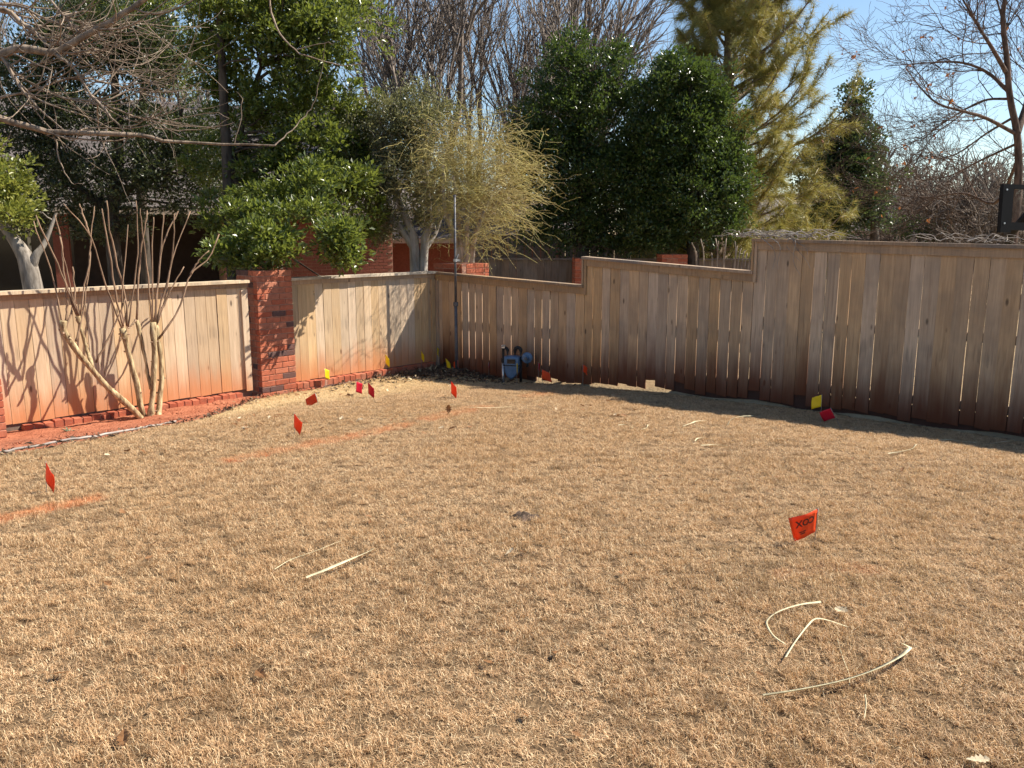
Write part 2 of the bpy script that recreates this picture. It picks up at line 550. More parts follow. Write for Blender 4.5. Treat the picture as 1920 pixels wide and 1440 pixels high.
M['rust_leaf'] = mat_leaf('rust_leaf', [(0, (0.2, 0.07, 0.04)), (1, (0.45, 0.17, 0.07))], 0.6, 0.3, (0.5, 0.2, 0.06))
M['litter'] = mat_leaf('leaf_litter', [(0, (0.05, 0.028, 0.016)), (0.8, (0.17, 0.10, 0.055)), (1, (0.4, 0.3, 0.17))], 0.8, 0.0)

# ------------------------------------------------------------------ ground
PAINT = [((-40, 985), (60, 962)), ((60, 962), (175, 936)), ((440, 863), (600, 832)), ((600, 832), (760, 797)), ((808, 786), (905, 764)),
         ((990, 744), (1036, 738)), ((1475, 1078), (1520, 1070)), ((1560, 1062), (1640, 1070))]
PAINT_W = [0.07, 0.06, 0.085, 0.09, 0.11, 0.1, 0.05, 0.05]
PAINT_A = [0.75, 1.0, 0.75, 0.85, 0.7, 0.6, 0.3, 0.3]
PSEG = [(gnd(*a), gnd(*b)) for a, b in PAINT]


def paint_mask(t, pos):
    """orange marking paint sprayed on the turf: distance to the sprayed strokes"""
    tot = None
    flat = t.n('ShaderNodeVectorMath', operation='MULTIPLY')
    t.l(pos, flat.inputs[0]); flat.inputs[1].default_value = (1, 1, 0)
    for (a, b), w, am in zip(PSEG, PAINT_W, PAINT_A):
        a2 = Vector((a[0], a[1], 0)); d = Vector((b[0], b[1], 0)) - a2
        L2 = d.length_squared
        sub = t.n('ShaderNodeVectorMath', operation='SUBTRACT'); t.l(flat.outputs[0], sub.inputs[0]); sub.inputs[1].default_value = a2
        dot = t.n('ShaderNodeVectorMath', operation='DOT_PRODUCT'); t.l(sub.outputs[0], dot.inputs[0]); dot.inputs[1].default_value = d / L2
        h = t.math('ADD', dot.outputs['Value'], 0.0, clamp=True)
        sc = t.n('ShaderNodeVectorMath', operation='SCALE'); sc.inputs[0].default_value = d; t.l(h, sc.inputs['Scale'])
        s2 = t.n('ShaderNodeVectorMath', operation='DISTANCE'); t.l(sub.outputs[0], s2.inputs[0]); t.l(sc.outputs[0], s2.inputs[1])
        m = t.mr(s2.outputs['Value'], w * 0.5, w * 1.9, am, 0)
        tot = m if tot is None else t.math('MAXIMUM', tot, m)
    spk = t.mr(t.noise(pos, 7, 4, 0.65), 0.35, 0.62, 0.15, 1.0)
    return t.math('MULTIPLY', tot, spk)


def mat_turf():
    t = NT('dormant_turf_thatch')
    p = t.pos
    c = t.ramp(t.noise(p, 40, 4, 0.7), [(0.3, (0.06, 0.038, 0.022)), (0.7, (0.22, 0.145, 0.08))])
    c = t.mix(t.math('MULTIPLY', t.mr(t.noise(p, 2.2, 3), 0.4, 0.7), 0.4), c, (0.1, 0.065, 0.035))
    c = t.mix(t.math('MULTIPLY', paint_mask(t, p), 0.6), c, (0.7, 0.17, 0.05))
    return t.bsdf(c, 0.95, 0.1, t.bump(t.noise(p, 70, 4), 0.8, 0.02))


def mat_blade(painted=False):
    t = NT('painted_grass_blade' if painted else 'dormant_grass_blade')
    p = t.pos
    c = t.ramp(t.island, [(0.0, (0.13, 0.072, 0.034)), (0.28, (0.42, 0.25, 0.13)), (0.7, (0.70, 0.46, 0.25)), (1.0, (0.93, 0.755, 0.48))])
    big = t.noise(p, 0.8, 3)
    small = t.noise(p, 7.0, 3)
    c = t.mix(t.math('MULTIPLY', t.mr(small, 0.5, 0.7), 0.62), c, (0.15, 0.092, 0.05))
    c = t.mix(t.math('MULTIPLY', t.mr(big, 0.42, 0.65), 0.2), c, (0.55, 0.33, 0.15))
    # paler straw-coloured turf towards the sunlit fence
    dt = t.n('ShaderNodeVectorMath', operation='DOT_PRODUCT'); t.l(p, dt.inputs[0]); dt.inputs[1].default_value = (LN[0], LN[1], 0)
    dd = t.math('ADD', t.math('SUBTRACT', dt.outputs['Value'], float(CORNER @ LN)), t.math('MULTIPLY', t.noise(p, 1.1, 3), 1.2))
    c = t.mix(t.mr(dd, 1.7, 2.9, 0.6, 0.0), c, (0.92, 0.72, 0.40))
    if not painted: return t.bsdf(c, 0.55, 0.35, None, 0, 0.22, (0.65, 0.43, 0.2))
    c = t.mix(t.math('MULTIPLY', paint_mask(t, p), 0.48), c, (0.82, 0.27, 0.09))
    return t.bsdf(c, 0.55, 0.35, None, 0, 0.22, (0.6, 0.42, 0.2))


def mat_soil():
    t = NT('red_clay_soil')
    p = t.pos
    c = t.ramp(t.noise(p, 7, 5, 0.65), [(0.3, (0.25, 0.08, 0.042)), (0.65, (0.44, 0.17, 0.095))])
    c = t.mix(t.math('MULTIPLY', t.mr(t.noise(p, 38, 3), 0.55, 0.7), 0.5), c, (0.14, 0.05, 0.03))
    return t.bsdf(c, 0.95, 0.1, t.bump(t.noise(p, 40, 5), 0.9, 0.025))


def mat_far_ground():
    t = NT('far_dry_ground')
    p = t.pos
    c = t.ramp(t.noise(p, 0.9, 5, 0.7), [(0.3, (0.2, 0.14, 0.08)), (0.7, (0.42, 0.31, 0.18))])
    return t.bsdf(c, 0.95, 0.1, t.bump(t.noise(p, 25, 4), 0.7, 0.03))


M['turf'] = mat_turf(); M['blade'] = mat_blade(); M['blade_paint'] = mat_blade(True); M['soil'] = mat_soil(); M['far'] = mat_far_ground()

# the lawn: a sheet with the fall of the yard, running past and behind the camera
xs = np.concatenate([np.linspace(-30, -9, 10), np.linspace(-8.5, 9, 90), np.linspace(10, 30, 10)])
ys = np.concatenate([np.linspace(-25, -3, 10), np.linspace(-2, 13.4, 100)])
X, Yg = np.meshgrid(xs, ys)
dlg = (X - CORNER[0]) * LN[0] + (Yg - CORNER[1]) * LN[1]
drg = (X - CORNER[0]) * RN[0] + (Yg - CORNER[1]) * RN[1]
Zg = gz(X, Yg)
Zg = np.where((dlg < -0.12) | (drg < -0.12), np.minimum(Zg, 0.2) - 0.35 * sstep(0.1, 0.6, np.maximum(-dlg, -drg)) - 0.3, Zg)
idx = np.arange(X.size).reshape(X.shape)
F = np.stack([idx[:-1, :-1], idx[:-1, 1:], idx[1:, 1:], idx[1:, :-1]], -1).reshape(-1, 4)
tag(link('lawn', mesh_np('lawn', np.stack([X, Yg, Zg], -1), F, [M['turf']], True)), 'tan dormant lawn sloping down to the fence corner', None, None, 'structure')

# ground beyond the fences, out to the horizon
gx = np.concatenate([[-1500, -400, -120, -60], np.linspace(-40, 40, 41), [60, 120, 400, 1500]])
gy = np.concatenate([[-1500, -300, -60, -20], np.linspace(-10, 60, 36), [120, 400, 1500]])
GX, GY = np.meshgrid(gx, gy)
beh = np.maximum(-((GX - CORNER[0]) * LN[0] + (GY - CORNER[1]) * LN[1]), -((GX - CORNER[0]) * RN[0] + (GY - CORNER[1]) * RN[1]))
GZ = -0.45 + 0.32 * np.exp(-np.clip(beh - 2.5, 0, 99) / 6.0) * (beh > 0.8) - 0.5 * (beh < -0.5)
idx = np.arange(GX.size).reshape(GX.shape)
F = np.stack([idx[:-1, :-1], idx[:-1, 1:], idx[1:, 1:], idx[1:, :-1]], -1).reshape(-1, 4)
tag(link('ground', mesh_np('ground', np.stack([GX, GY, GZ], -1), F, [M['far']], True)), 'dry ground of the neighbouring yards', None, None, 'structure')

# sloping neighbour strip right behind the stepped fence (seen through the gaps between boards)
V = []; nn = 40
for i in range(nn + 1):
    s = -1.0 + 11.0 * i / nn
    for off, dz in ((0.05, -0.09), (-0.03, -0.03), (-1.0, 0.03), (-6.0, -0.3)):
        q = rp(s, off)
        V.append((q[0], q[1], 0.2 * float(sstep(0, 5.5, s)) + dz + 0.02 * math.sin(s * 5 + off)))
F = [[i * 4 + j, i * 4 + j + 1, i * 4 + j + 5, i * 4 + j + 4] for i in range(nn) for j in range(3)]
tag(link('terrain', mesh_np('terrain', V, np.array(F)[:, ::-1], [M['far']], True)), 'dry grass strip behind the stepped fence', None, None, 'structure')

# red clay bed along the sunlit fence
EDGE_PX = [(-120, 884), (0, 856), (60, 845), (160, 828), (250, 812), (330, 797), (380, 788), (430, 770), (470, 752)]
EDGE = np.array([gnd(*p) for p in EDGE_PX])
es = (EDGE[:, :2] - CORNER) @ LD
eo = (EDGE[:, :2] - CORNER) @ LN
od = np.argsort(es)
es, eo = es[od], eo[od]


def bed_edge(s):
    s = np.asarray(s, float)
    w = np.interp(s, es, eo)
    return np.where(s < es[0], 0.06 + (eo[0] - 0.06) * np.exp(-(es[0] - s) / 0.35), w)


ss = np.linspace(0.9, 8.0, 160)
tt = np.linspace(0, 1, 14)
V = []
for s in ss:
    w = float(bed_edge(s)) + 0.05 * math.sin(s * 9) + 0.025 * math.sin(s * 23)
    for u in tt:
        q = lp(s, -0.25 + (w + 0.25) * u)
        V.append((q[0], q[1], float(gz(q[0], q[1])) + 0.035 * (1 - u ** 6) + 0.012 * math.sin(s * 13 + u * 9) * math.sin(u * 3.1) + rng.normal(0, 0.004)))
idx = np.arange(len(ss) * len(tt)).reshape(len(ss), len(tt))
F = np.stack([idx[:-1, :-1], idx[1:, :-1], idx[1:, 1:], idx[:-1, 1:]], -1).reshape(-1, 4)
tag(link('soil_bed', mesh_np('soil_bed', V, F[:, ::-1], [M['soil']], True)), 'bare red clay bed along the sunlit fence', None, None, 'structure')


# grass: a few dense tiles of bent dry blades, instanced over the part of the lawn that can be seen
TS = 0.2
def grass_tile(name, seed, mat, n=2000):
    g = np.random.default_rng(seed)
    nc = 34
    cc = g.uniform(-TS / 2, TS / 2, (nc, 2))
    which = g.integers(0, nc, n)
    p = np.where(g.random((n, 1)) < 0.5, cc[which] + g.normal(0, 0.012, (n, 2)), g.uniform(-TS / 2, TS / 2, (n, 2)))
    p = (p + TS / 2) % TS - TS / 2
    for _ in range(g.integers(5, 10)):          # bare gaps between the tufts
        hc = g.uniform(-TS / 2, TS / 2, 2); hr = g.uniform(0.007, 0.03)
        p = p[(np.hypot(*(p - hc).T) > hr) | (g.random(len(p)) < 0.12)]
    n = len(p)
    az = g.uniform(0, 2 * math.pi, n)
    lean = g.beta(2.0, 1.3, n) * 1.5
    L = g.uniform(0.010, 0.030, n) * (0.75 + 0.7 * g.random(n) ** 2)
    w = g.uniform(0.0005, 0.0011, n)
    d = np.stack([np.cos(az), np.sin(az)], 1)
    sd = np.stack([-np.sin(az), np.cos(az), np.zeros(n)], 1) * w[:, None]
    base = np.concatenate([p, g.uniform(-0.002, 0.008, (n, 1))], 1)
    l1 = lean * 0.55
    mid = base + np.concatenate([d * (np.sin(l1) * L * 0.55)[:, None], (np.cos(l1) * L * 0.55)[:, None]], 1)
    l2 = lean + g.uniform(-0.1, 0.9, n)
    tip = mid + np.concatenate([d * (np.sin(l2) * L * 0.6)[:, None], (np.cos(l2) * L * 0.6)[:, None]], 1)
    tip[:, :2] += g.normal(0, 0.006, (n, 2))
    tip[:, 2] = np.maximum(tip[:, 2], 0.003)
    V = np.stack([base - sd, base + sd, mid + sd, mid - sd, tip], 1).reshape(-1, 3)
    b = np.arange(n)[:, None] * 5
    return mesh_np(name, V, [b + np.array([0, 1, 2, 3]), b + np.array([3, 2, 4])], [mat])


tiles = bpy.data.collections.new('grass_tiles')
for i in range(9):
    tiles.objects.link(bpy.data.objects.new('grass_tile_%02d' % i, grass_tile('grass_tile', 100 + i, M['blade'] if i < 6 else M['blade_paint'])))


def seg_dist(x, y):
    best = 9.0
    for a, b_ in PSEG:
        d = b_[:2] - a[:2]; t = np.clip(((np.array([x, y]) - a[:2]) @ d) / (d @ d), 0, 1)
        best = min(best, float(np.linalg.norm(a[:2] + d * t - np.array([x, y]))))
    return best



def grass_ok(x, y):
    q = np.array([x, y]) - CORNER
    sl = q @ LD; dl = q @ LN; dr = q @ RN
    if dr < 0.10 or dl < float(bed_edge(sl)) + 0.03: return False
    if sl < 1.3 and dl < 0.6 and dr < 0.9: return False
    return True


pts, hs_ = [], []
for yy in np.arange(1.3, 13.2, TS):
    for xx in np.arange(-8.6, 8.6, TS):
        if abs(xx) > 0.70 * yy + 1.3: continue
        h = TS / 2
        cor = [grass_ok(xx + a * h, yy + b_ * h) for a in (-1, 1) for b_ in (-1, 1)]
        if all(cor):
            pts.append((xx, yy)); hs_.append(1.0)
        elif any(cor):
            for a in (-0.75, -0.25, 0.25, 0.75):
                for b_ in (-0.75, -0.25, 0.25, 0.75):
                    if grass_ok(xx + a * h, yy + b_ * h) and rng.random() < 0.9: pts.append((xx + a * h, yy + b_ * h)); hs_.append(0.25)
pts = np.array(pts); hs_ = np.array(hs_)
pts = np.concatenate([pts, (gz(pts[:, 0], pts[:, 1]) - 0.002)[:, None]], 1)
gm = mesh_np('lawn_grass', pts, np.zeros((0, 3), int), [M['blade']])
for nm, tp in (('rz', 'FLOAT'), ('sc', 'FLOAT'), ('sx', 'FLOAT'), ('ti', 'INT')):
    gm.attributes.new(nm, tp, 'POINT')
lump = 0.5 + 0.5 * np.sin(pts[:, 0] * 3.3 + 1.7 * np.sin(pts[:, 1] * 2.1)) * np.cos(pts[:, 1] * 2.9 + np.sin(pts[:, 0] * 1.9))
gm.attributes['rz'].data.foreach_set('value', (rng.integers(0, 4, len(pts)) * (math.pi / 2)).astype(np.float32))
gm.attributes['sc'].data.foreach_set('value', ((0.70 + 0.42 * lump + rng.uniform(-0.28, 0.28, len(pts))) * np.where(hs_ < 1, 0.75, 1.0)).astype(np.float32))
gm.attributes['sx'].data.foreach_set('value', hs_.astype(np.float32))
gm.attributes['ti'].data.foreach_set('value', np.array([rng.integers(6, 9) if seg_dist(x, y) < 0.36 else rng.integers(0, 6) for x, y, _ in pts], dtype=np.int32))
lawn_grass = tag(link('lawn_grass', gm), 'short tan dormant grass covering the lawn', 'grass', None, 'stuff')
ng = bpy.data.node_groups.new('grass_scatter', 'GeometryNodeTree')
ng.interface.new_socket('Geometry', in_out='INPUT', socket_type='NodeSocketGeometry')
ng.interface.new_socket('Geometry', in_out='OUTPUT', socket_type='NodeSocketGeometry')
gi = ng.nodes.new('NodeGroupInput'); go = ng.nodes.new('NodeGroupOutput')
iop = ng.nodes.new('GeometryNodeInstanceOnPoints')
ci = ng.nodes.new('GeometryNodeCollectionInfo')
ci.inputs['Collection'].default_value = tiles
ci.inputs['Separate Children'].default_value = True
ci.inputs['Reset Children'].default_value = True
ar = ng.nodes.new('GeometryNodeInputNamedAttribute'); ar.data_type = 'FLOAT'; ar.inputs['Name'].default_value = 'rz'
asx = ng.nodes.new('GeometryNodeInputNamedAttribute'); asx.data_type = 'FLOAT'; asx.inputs['Name'].default_value = 'sc'
cx = ng.nodes.new('ShaderNodeCombineXYZ')
ng.links.new(ar.outputs['Attribute'], cx.inputs[2])
er = ng.nodes.new('FunctionNodeEulerToRotation')
ng.links.new(cx.outputs[0], er.inputs[0])
cs = ng.nodes.new('ShaderNodeCombineXYZ')
ax_ = ng.nodes.new('GeometryNodeInputNamedAttribute'); ax_.data_type = 'FLOAT'; ax_.inputs['Name'].default_value = 'sx'
ng.links.new(ax_.outputs['Attribute'], cs.inputs[0]); ng.links.new(ax_.outputs['Attribute'], cs.inputs[1])
ng.links.new(asx.outputs['Attribute'], cs.inputs[2])
ng.links.new(gi.outputs[0], iop.inputs['Points'])
ng.links.new(ci.outputs[0], iop.inputs['Instance'])
iop.inputs['Pick Instance'].default_value = True
at_ = ng.nodes.new('GeometryNodeInputNamedAttribute'); at_.data_type = 'INT'; at_.inputs['Name'].default_value = 'ti'
ng.links.new(at_.outputs['Attribute'], iop.inputs['Instance Index'])
ng.links.new(er.outputs[0], iop.inputs['Rotation'])
ng.links.new(cs.outputs[0], iop.inputs['Scale'])
ng.links.new(iop.outputs[0], go.inputs[0])
lawn_grass.modifiers.new('scatter', 'NODES').node_group = ng


# ------------------------------------------------------------------ fences
def board_mesh(w_top, w_bot, h0, h1, th, skew=0.0, notch=0.0):
    """a picket: x across, y depth, z up, origin at the foot; h0/h1 = height of the two top corners"""
    V = [(-w_bot / 2 + skew, -th / 2, notch), (w_bot / 2 + skew, -th / 2, 0), (w_bot / 2 + skew, th / 2, 0), (-w_bot / 2 + skew, th / 2, notch),
         (-w_top / 2, -th / 2, h0), (w_top / 2, -th / 2, h1), (w_top / 2, th / 2, h1), (-w_top / 2, th / 2, h0)]
    return np.array(V), BOXF


def rz_of(d):
    return math.atan2(d[1], d[0])


# --- stepped fence along the shaded side
sf = thing('stepped_fence', 'shaded grey brown board fence rising in two steps, daylight between its boards', 'fence', rp(0, 0, 0))
SECT = [(0.0, 2.84, 1.52, 1.43), (2.84, 5.22, 1.81, 1.69), (5.22, 10.6, 2.06, 1.97)]     # s0, s1, top at s0, top at s1


def foot(s):
    return 0.2 * float(sstep(0.0, 5.5, s)) - 0.01


def child(o, parent):
    o.parent = parent
    o.matrix_parent_inverse = Matrix.Translation(parent.location).inverted() if parent.rotation_euler.z == 0 else parent.matrix_basis.inverted()
    return o


rz_r = rz_of(RD)
pitch = 0.1425
for si, (s0, s1, t0, t1) in enumerate(SECT):
    nb = round((s1 - s0) / pitch)
    pw = (s1 - s0) / nb
    ed = np.concatenate([[0], np.cumsum(rng.uniform(0.93, 1.07, nb))]); ed = s0 + ed / ed[-1] * (s1 - s0)
    for i in range(nb):
        sc_ = (ed[i] + ed[i + 1]) / 2; pw = ed[i + 1] - ed[i]
        if sc_ > 9.4: break
        f0 = foot(sc_) + rng.uniform(-0.015, 0.03)
        if rng.random() < 0.12: f0 += rng.uniform(0.04, 0.1)
        topz = t0 + (t1 - t0) * (i + 0.5) / nb - 0.045
        gt = rng.uniform(0.003, 0.009) + 0.003 * (sc_ < 3); gb = gt + rng.choice([-0.002, 0.002, 0.004, 0.006], p=[0.2, 0.35, 0.3, 0.15])
        if rng.random() < 0.2: gt, gb = 0.001, 0.002
        V, F = board_mesh(pw - gt, pw - gb, topz - f0, topz - f0, 0.015, rng.uniform(-0.002, 0.002), rng.uniform(-0.015, 0.02))
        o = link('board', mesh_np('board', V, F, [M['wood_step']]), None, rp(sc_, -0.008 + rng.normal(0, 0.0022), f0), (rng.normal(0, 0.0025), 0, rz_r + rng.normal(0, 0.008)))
        child(o, sf)
    # rails behind the boards
    for fr in (0.12, 0.5, 0.9):
        mb = MB()
        za = foot(s0) + (t0 - foot(s0)) * fr; zb = foot(s1) + (t1 - foot(s1)) * fr
        mb.beam(rp(s0, 0, za), rp(s1, 0, zb), RN, -0.056, -0.0185, -0.045, 0.045)
        child(mb.build('rail', M['wood_dark']), sf)
    # trim under the cap and the cap itself
    mb = MB().beam(rp(s0 + 0.036 * (si > 0), 0, t0), rp(s1, 0, t1), RN, 0.004, 0.022, -0.125, -0.036)
    child(mb.build('trim_board', M['wood_trim']), sf)
    mb = MB().beam(rp(s0 - 0.03 * (si > 0), 0, t0), rp(s1 - 0.002, 0, t1), RN, -0.085, 0.052, -0.035, 0.0)
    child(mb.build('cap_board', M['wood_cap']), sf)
    if si > 0:
        zt = t0 - 0.038; zb = SECT[si - 1][3] - 0.13
        mb = MB().beam(rp(s0 - 0.002, 0, zb), rp(s0 + 0.034, 0, zb), RN, 0.006, 0.026, 0, zt - zb)
        child(mb.build('step_trim', M['wood_trim']), sf)
        mb = MB().beam(rp(s0 - 0.028, 0, zb + 0.13), rp(s0 - 0.004, 0, zb + 0.13), RN, -0.08, 0.04, 0, zt - zb - 0.13)
        child(mb.build('step_trim', M['wood_trim']), sf)
    for sp in np.arange(s0 + 0.1, min(s1, 9.6), 2.35):
        zt = t0 + (t1 - t0) * (sp - s0) / (s1 - s0) - 0.05
        mb = MB().beam(rp(sp - 0.04, 0, foot(sp) - 0.3), rp(sp + 0.04, 0, foot(sp) - 0.3), RN, -0.15, -0.06, 0, zt - foot(sp) + 0.3)
        child(mb.build('post', M['wood_dark']), sf)
# kick boards behind the pickets near the soil
for a, b in ((0.2, 2.0), (4.2, 9.6)):
    mb = MB().beam(rp(a, 0, foot(a)), rp(b, 0, foot(b)), RN, -0.045, -0.02, -0.15, 0.17)
    child(mb.build('kick_board', M['kick']), sf)
# corner post
mb = MB().beam(rp(-0.03, 0, -0.05), rp(0.075, 0, -0.05), RN, 0.004, 0.02, 0, 1.45)
child(mb.build('corner_trim', M['wood_trim']), sf)

# --- sunlit fence: two runs of tight boards either side of a brick pillar
rz_l = rz_of(-LD)


def left_run(label, s0, s1, top, seed, post_at):
    g = np.random.default_rng(seed)
    root = thing('board_fence', label, 'fence', lp(s0, 0, 0), 0.0)
    nb = round((s1 - s0) / 0.139); pw = (s1 - s0) / nb
    for i in range(nb):
        sc_ = s0 + (i + 0.5) * pw
        f0 = 0.12 + g.uniform(-0.004, 0.006)
        gp = g.uniform(0.003, 0.0065)
        V, F = board_mesh(pw - gp, pw - gp, top - 0.04 - f0, top - 0.04 - f0, 0.016, g.uniform(-0.0015, 0.0015))
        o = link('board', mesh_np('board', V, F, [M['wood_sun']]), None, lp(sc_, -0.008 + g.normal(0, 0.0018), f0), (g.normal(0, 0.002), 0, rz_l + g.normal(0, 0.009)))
        child(o, root)
    for z in (0.35, 0.85, 1.33):
        child(MB().beam(lp(s0, 0, z), lp(s1, 0, z), LN, -0.055, -0.0185, -0.045, 0.045).build('rail', M['wood_dark']), root)
    child(MB().beam(lp(s0, 0, top), lp(s1, 0, top), LN, 0.004, 0.022, -0.095, -0.036).build('trim_board', M['wood_trim']), root)
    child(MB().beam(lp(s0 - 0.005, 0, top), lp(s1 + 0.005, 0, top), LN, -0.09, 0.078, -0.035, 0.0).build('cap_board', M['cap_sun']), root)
    child(MB().beam(lp(s0 + 0.002, 0, -0.1), lp(s1 - 0.002, 0, -0.1), LN, -0.09, -0.02, 0, 0.215).build('kick_board', M['wood_dark']), root)
    for sp, w in post_at:
        child(MB().beam(lp(sp, 0, 0.10), lp(sp + w, 0, 0.10), LN, 0.004, 0.03, 0, top - 0.22).build('edge_trim', M['wood_sun']), root)
    return root


PIL0, PIL1 = 2.62, 3.13
left_run('sunlit tan board fence between the brick pillar and the shaded corner', 0.02, PIL0 - 0.005, 1.53, 5, [(0.03, 0.075)])
left_run('sunlit tan board fence behind the pruned multi-stemmed tree', PIL1 + 0.09, 7.3, 1.53, 6, [(PIL1 + 0.10, 0.085)])

# --- brick pillars
BW, BH, BD, MJ = 0.193, 0.066, 0.092, 0.010


def bevel_box(w, d, h, b=0.004):
    """brick with its top and bottom arrises eased: origin in the middle of its foot"""
    V = []
    for z, i in ((0, b), (b, 0), (h - b, 0), (h, b)):
        V += [(-w / 2 + i, -d / 2 + i, z), (w / 2 - i, -d / 2 + i, z), (w / 2 - i, d / 2 - i, z), (-w / 2 + i, d / 2 - i, z)]
    F = [[3, 2, 1, 0], [12, 13, 14, 15]]
    for k in range(3):
        for j in range(4):
            a = k * 4 + j; c = k * 4 + (j + 1) % 4
            F.append([a, c, c + 4, a + 4])
    return np.array(V), np.array(F)


_bm = {}


def brick_mesh(w, d, h, mat):
    key = (round(w, 4), round(d, 4), round(h, 4), mat.name)
    if key not in _bm:
        V, F = bevel_box(w, d, h)
        _bm[key] = mesh_np('brick', V, F, [mat])
    return _bm[key]


def pillar(name, label, c, rz, size, courses, z0, mat, cap=True, seed=1, sides='all', group=None):
    g = np.random.default_rng(seed)
    root = thing(name, label, 'pillar', (c[0], c[1], z0), rz, group)
    H = courses * (BH + MJ)
    MB().box(-size / 2 + 0.008, size / 2 - 0.008, -size / 2 + 0.008, size / 2 - 0.008, -0.25, H - 0.012).build('mortar_core', M['mortar'], root)
    half = size / 2
    # each face: length size - BD, rotated pinwheel so the corners bond
    for k in range(courses):
        z = k * (BH + MJ)
        for fi in range(4):
            a = fi * math.pi / 2
            if fi % 2 == 0: x, L = -half, size                     # front and back run through
            else: x, L = -half + BD + MJ, size - 2 * BD - 2 * MJ      # sides butt in between
            n_full = int((L + MJ) / (BW + MJ))
            rest = L - n_full * (BW + MJ)
            parts = [BW] * n_full + ([rest] if rest > 0.03 else [])
            if rest <= 0.03: parts[-1] += rest + (MJ if rest > -MJ else 0) - (MJ if rest > 0 else MJ)
            if (k + fi // 2) % 2: parts = parts[::-1]
            for w in parts:
                cxl = x + w / 2; x += w + MJ
                cyl = -half + BD / 2 + g.normal(0, 0.0015)
                px = cxl * math.cos(a) - cyl * math.sin(a); py = cxl * math.sin(a) + cyl * math.cos(a)
                link('brick', brick_mesh(w, BD, BH, mat), root, (px, py, z), (g.normal(0, 0.003), g.normal(0, 0.003), a + g.normal(0, 0.004)))
    return root


pc = lp((PIL0 + PIL1) / 2, -0.155)
pillar('brick_pillar', 'red brick pillar with dark bricks between the two sunlit fence runs', pc, rz_of(-LD), PIL1 - PIL0, 22, -0.02, M['brick'], seed=3)
pc = lp(6.20 + 0.26, 0.16)
pillar('brick_pier', 'low red brick pier cut off by the left edge of the photo', pc, rz_of(-LD), 0.51, 10, -0.06, M['brick_red'], seed=4)
pc = rp(0.12, -0.47)
pillar('brick_pillar', 'red brick pillar top standing behind the fence corner', pc, rz_of(RD), 0.62, 23, -0.1, M['brick_red'], seed=5)


# --- brick kerb under the sunlit fence: a row of bricks on edge over a row laid flat
def kerb(label, s0, s1, zoff, seed):
    g = np.random.default_rng(seed)
    root = thing('brick_kerb', label, 'kerb', lp(s0, 0, 0), 0)
    child(MB().beam(lp(s0, 0, -0.1), lp(s1, 0, -0.1), LN, -0.02, 0.092, 0, 0.1 + zoff + 0.09).build('mortar_bed', M['mortar']), root)
    wb, mj = 0.088, 0.008
    n = int((s1 - s0) / (wb + mj))
    for i in range(n):
        s = s0 + (i + 0.5) * (s1 - s0) / n
        o = link('brick', brick_mesh(wb - 0.004, 0.118, 0.085, M['brick_red']), None, lp(s, 0.042 + g.normal(0, 0.003), 0.018 + zoff + g.normal(0, 0.004)), (g.normal(0, 0.02), g.normal(0, 0.02), rz_l + g.normal(0, 0.02)))
        child(o, root)
    n = int((s1 - s0) / 0.203)
    for i in range(n):
        s = s0 + (i + 0.5) * (s1 - s0) / n
        o = link('brick', brick_mesh(0.193, 0.118, 0.062, M['brick']), None, lp(s, 0.047 + g.normal(0, 0.004), -0.05 + zoff), (0, 0, rz_l + g.normal(0, 0.012)))
        child(o, root)
    return root


kerb('low kerb of red bricks on edge under the fence beside the corner', 0.1, PIL0 - 0.01, 0.01, 21)
kerb('low kerb of red bricks on edge behind the pruned tree', PIL1 + 0.28, 5.95, 0.0, 22)

# ------------------------------------------------------------------ neighbouring house and far buildings
hs = thing('neighbour_house', 'red brick house with grey shingle roof behind the evergreen trees', 'house', (-8, 19, -0.5))
HX0, HX1, HY, EZ = -17.0, -2.6, 19.0, 2.62
hrot = R(22)


def hpt(x, y, z):      # house frame: slightly turned
    c, s = math.cos(hrot), math.sin(hrot)
    return np.array([-8 + (x + 8) * c - (y - 19) * s, 19 + (x + 8) * s + (y - 19) * c, z])


def hbox(x0, x1, y0, y1, z0, z1):
    return [hpt(x, y, z) for z in (z0, z1) for x, y in ((x0, y0), (x1, y0), (x1, y1), (x0, y1))]


def hadd(name, mat, boxes, parent=hs):
    mb = MB()
    for b in boxes: mb.add(hbox(*b), BOXF)
    return child(mb.build(name, mat), hs) if parent is hs else child(mb.build(name, mat), parent)


house_wall = hadd('wall', M['mortar'], [(-6.6, HX1, HY, HY + 8, -0.6, EZ)])
porch_wall = hadd('porch_wall', mat_simple('shade_painted_porch_wall', (0.045, 0.03, 0.026), 0.9), [(HX0, -6.61, HY + 3.0, HY + 8, -0.6, EZ)])  # deep porch shade put into the wall's near-black colour
hadd('porch_ceiling', M['wood_dark'], [(HX0, -6.61, HY - 0.5, HY + 3.0, EZ - 0.04, EZ - 0.012)])
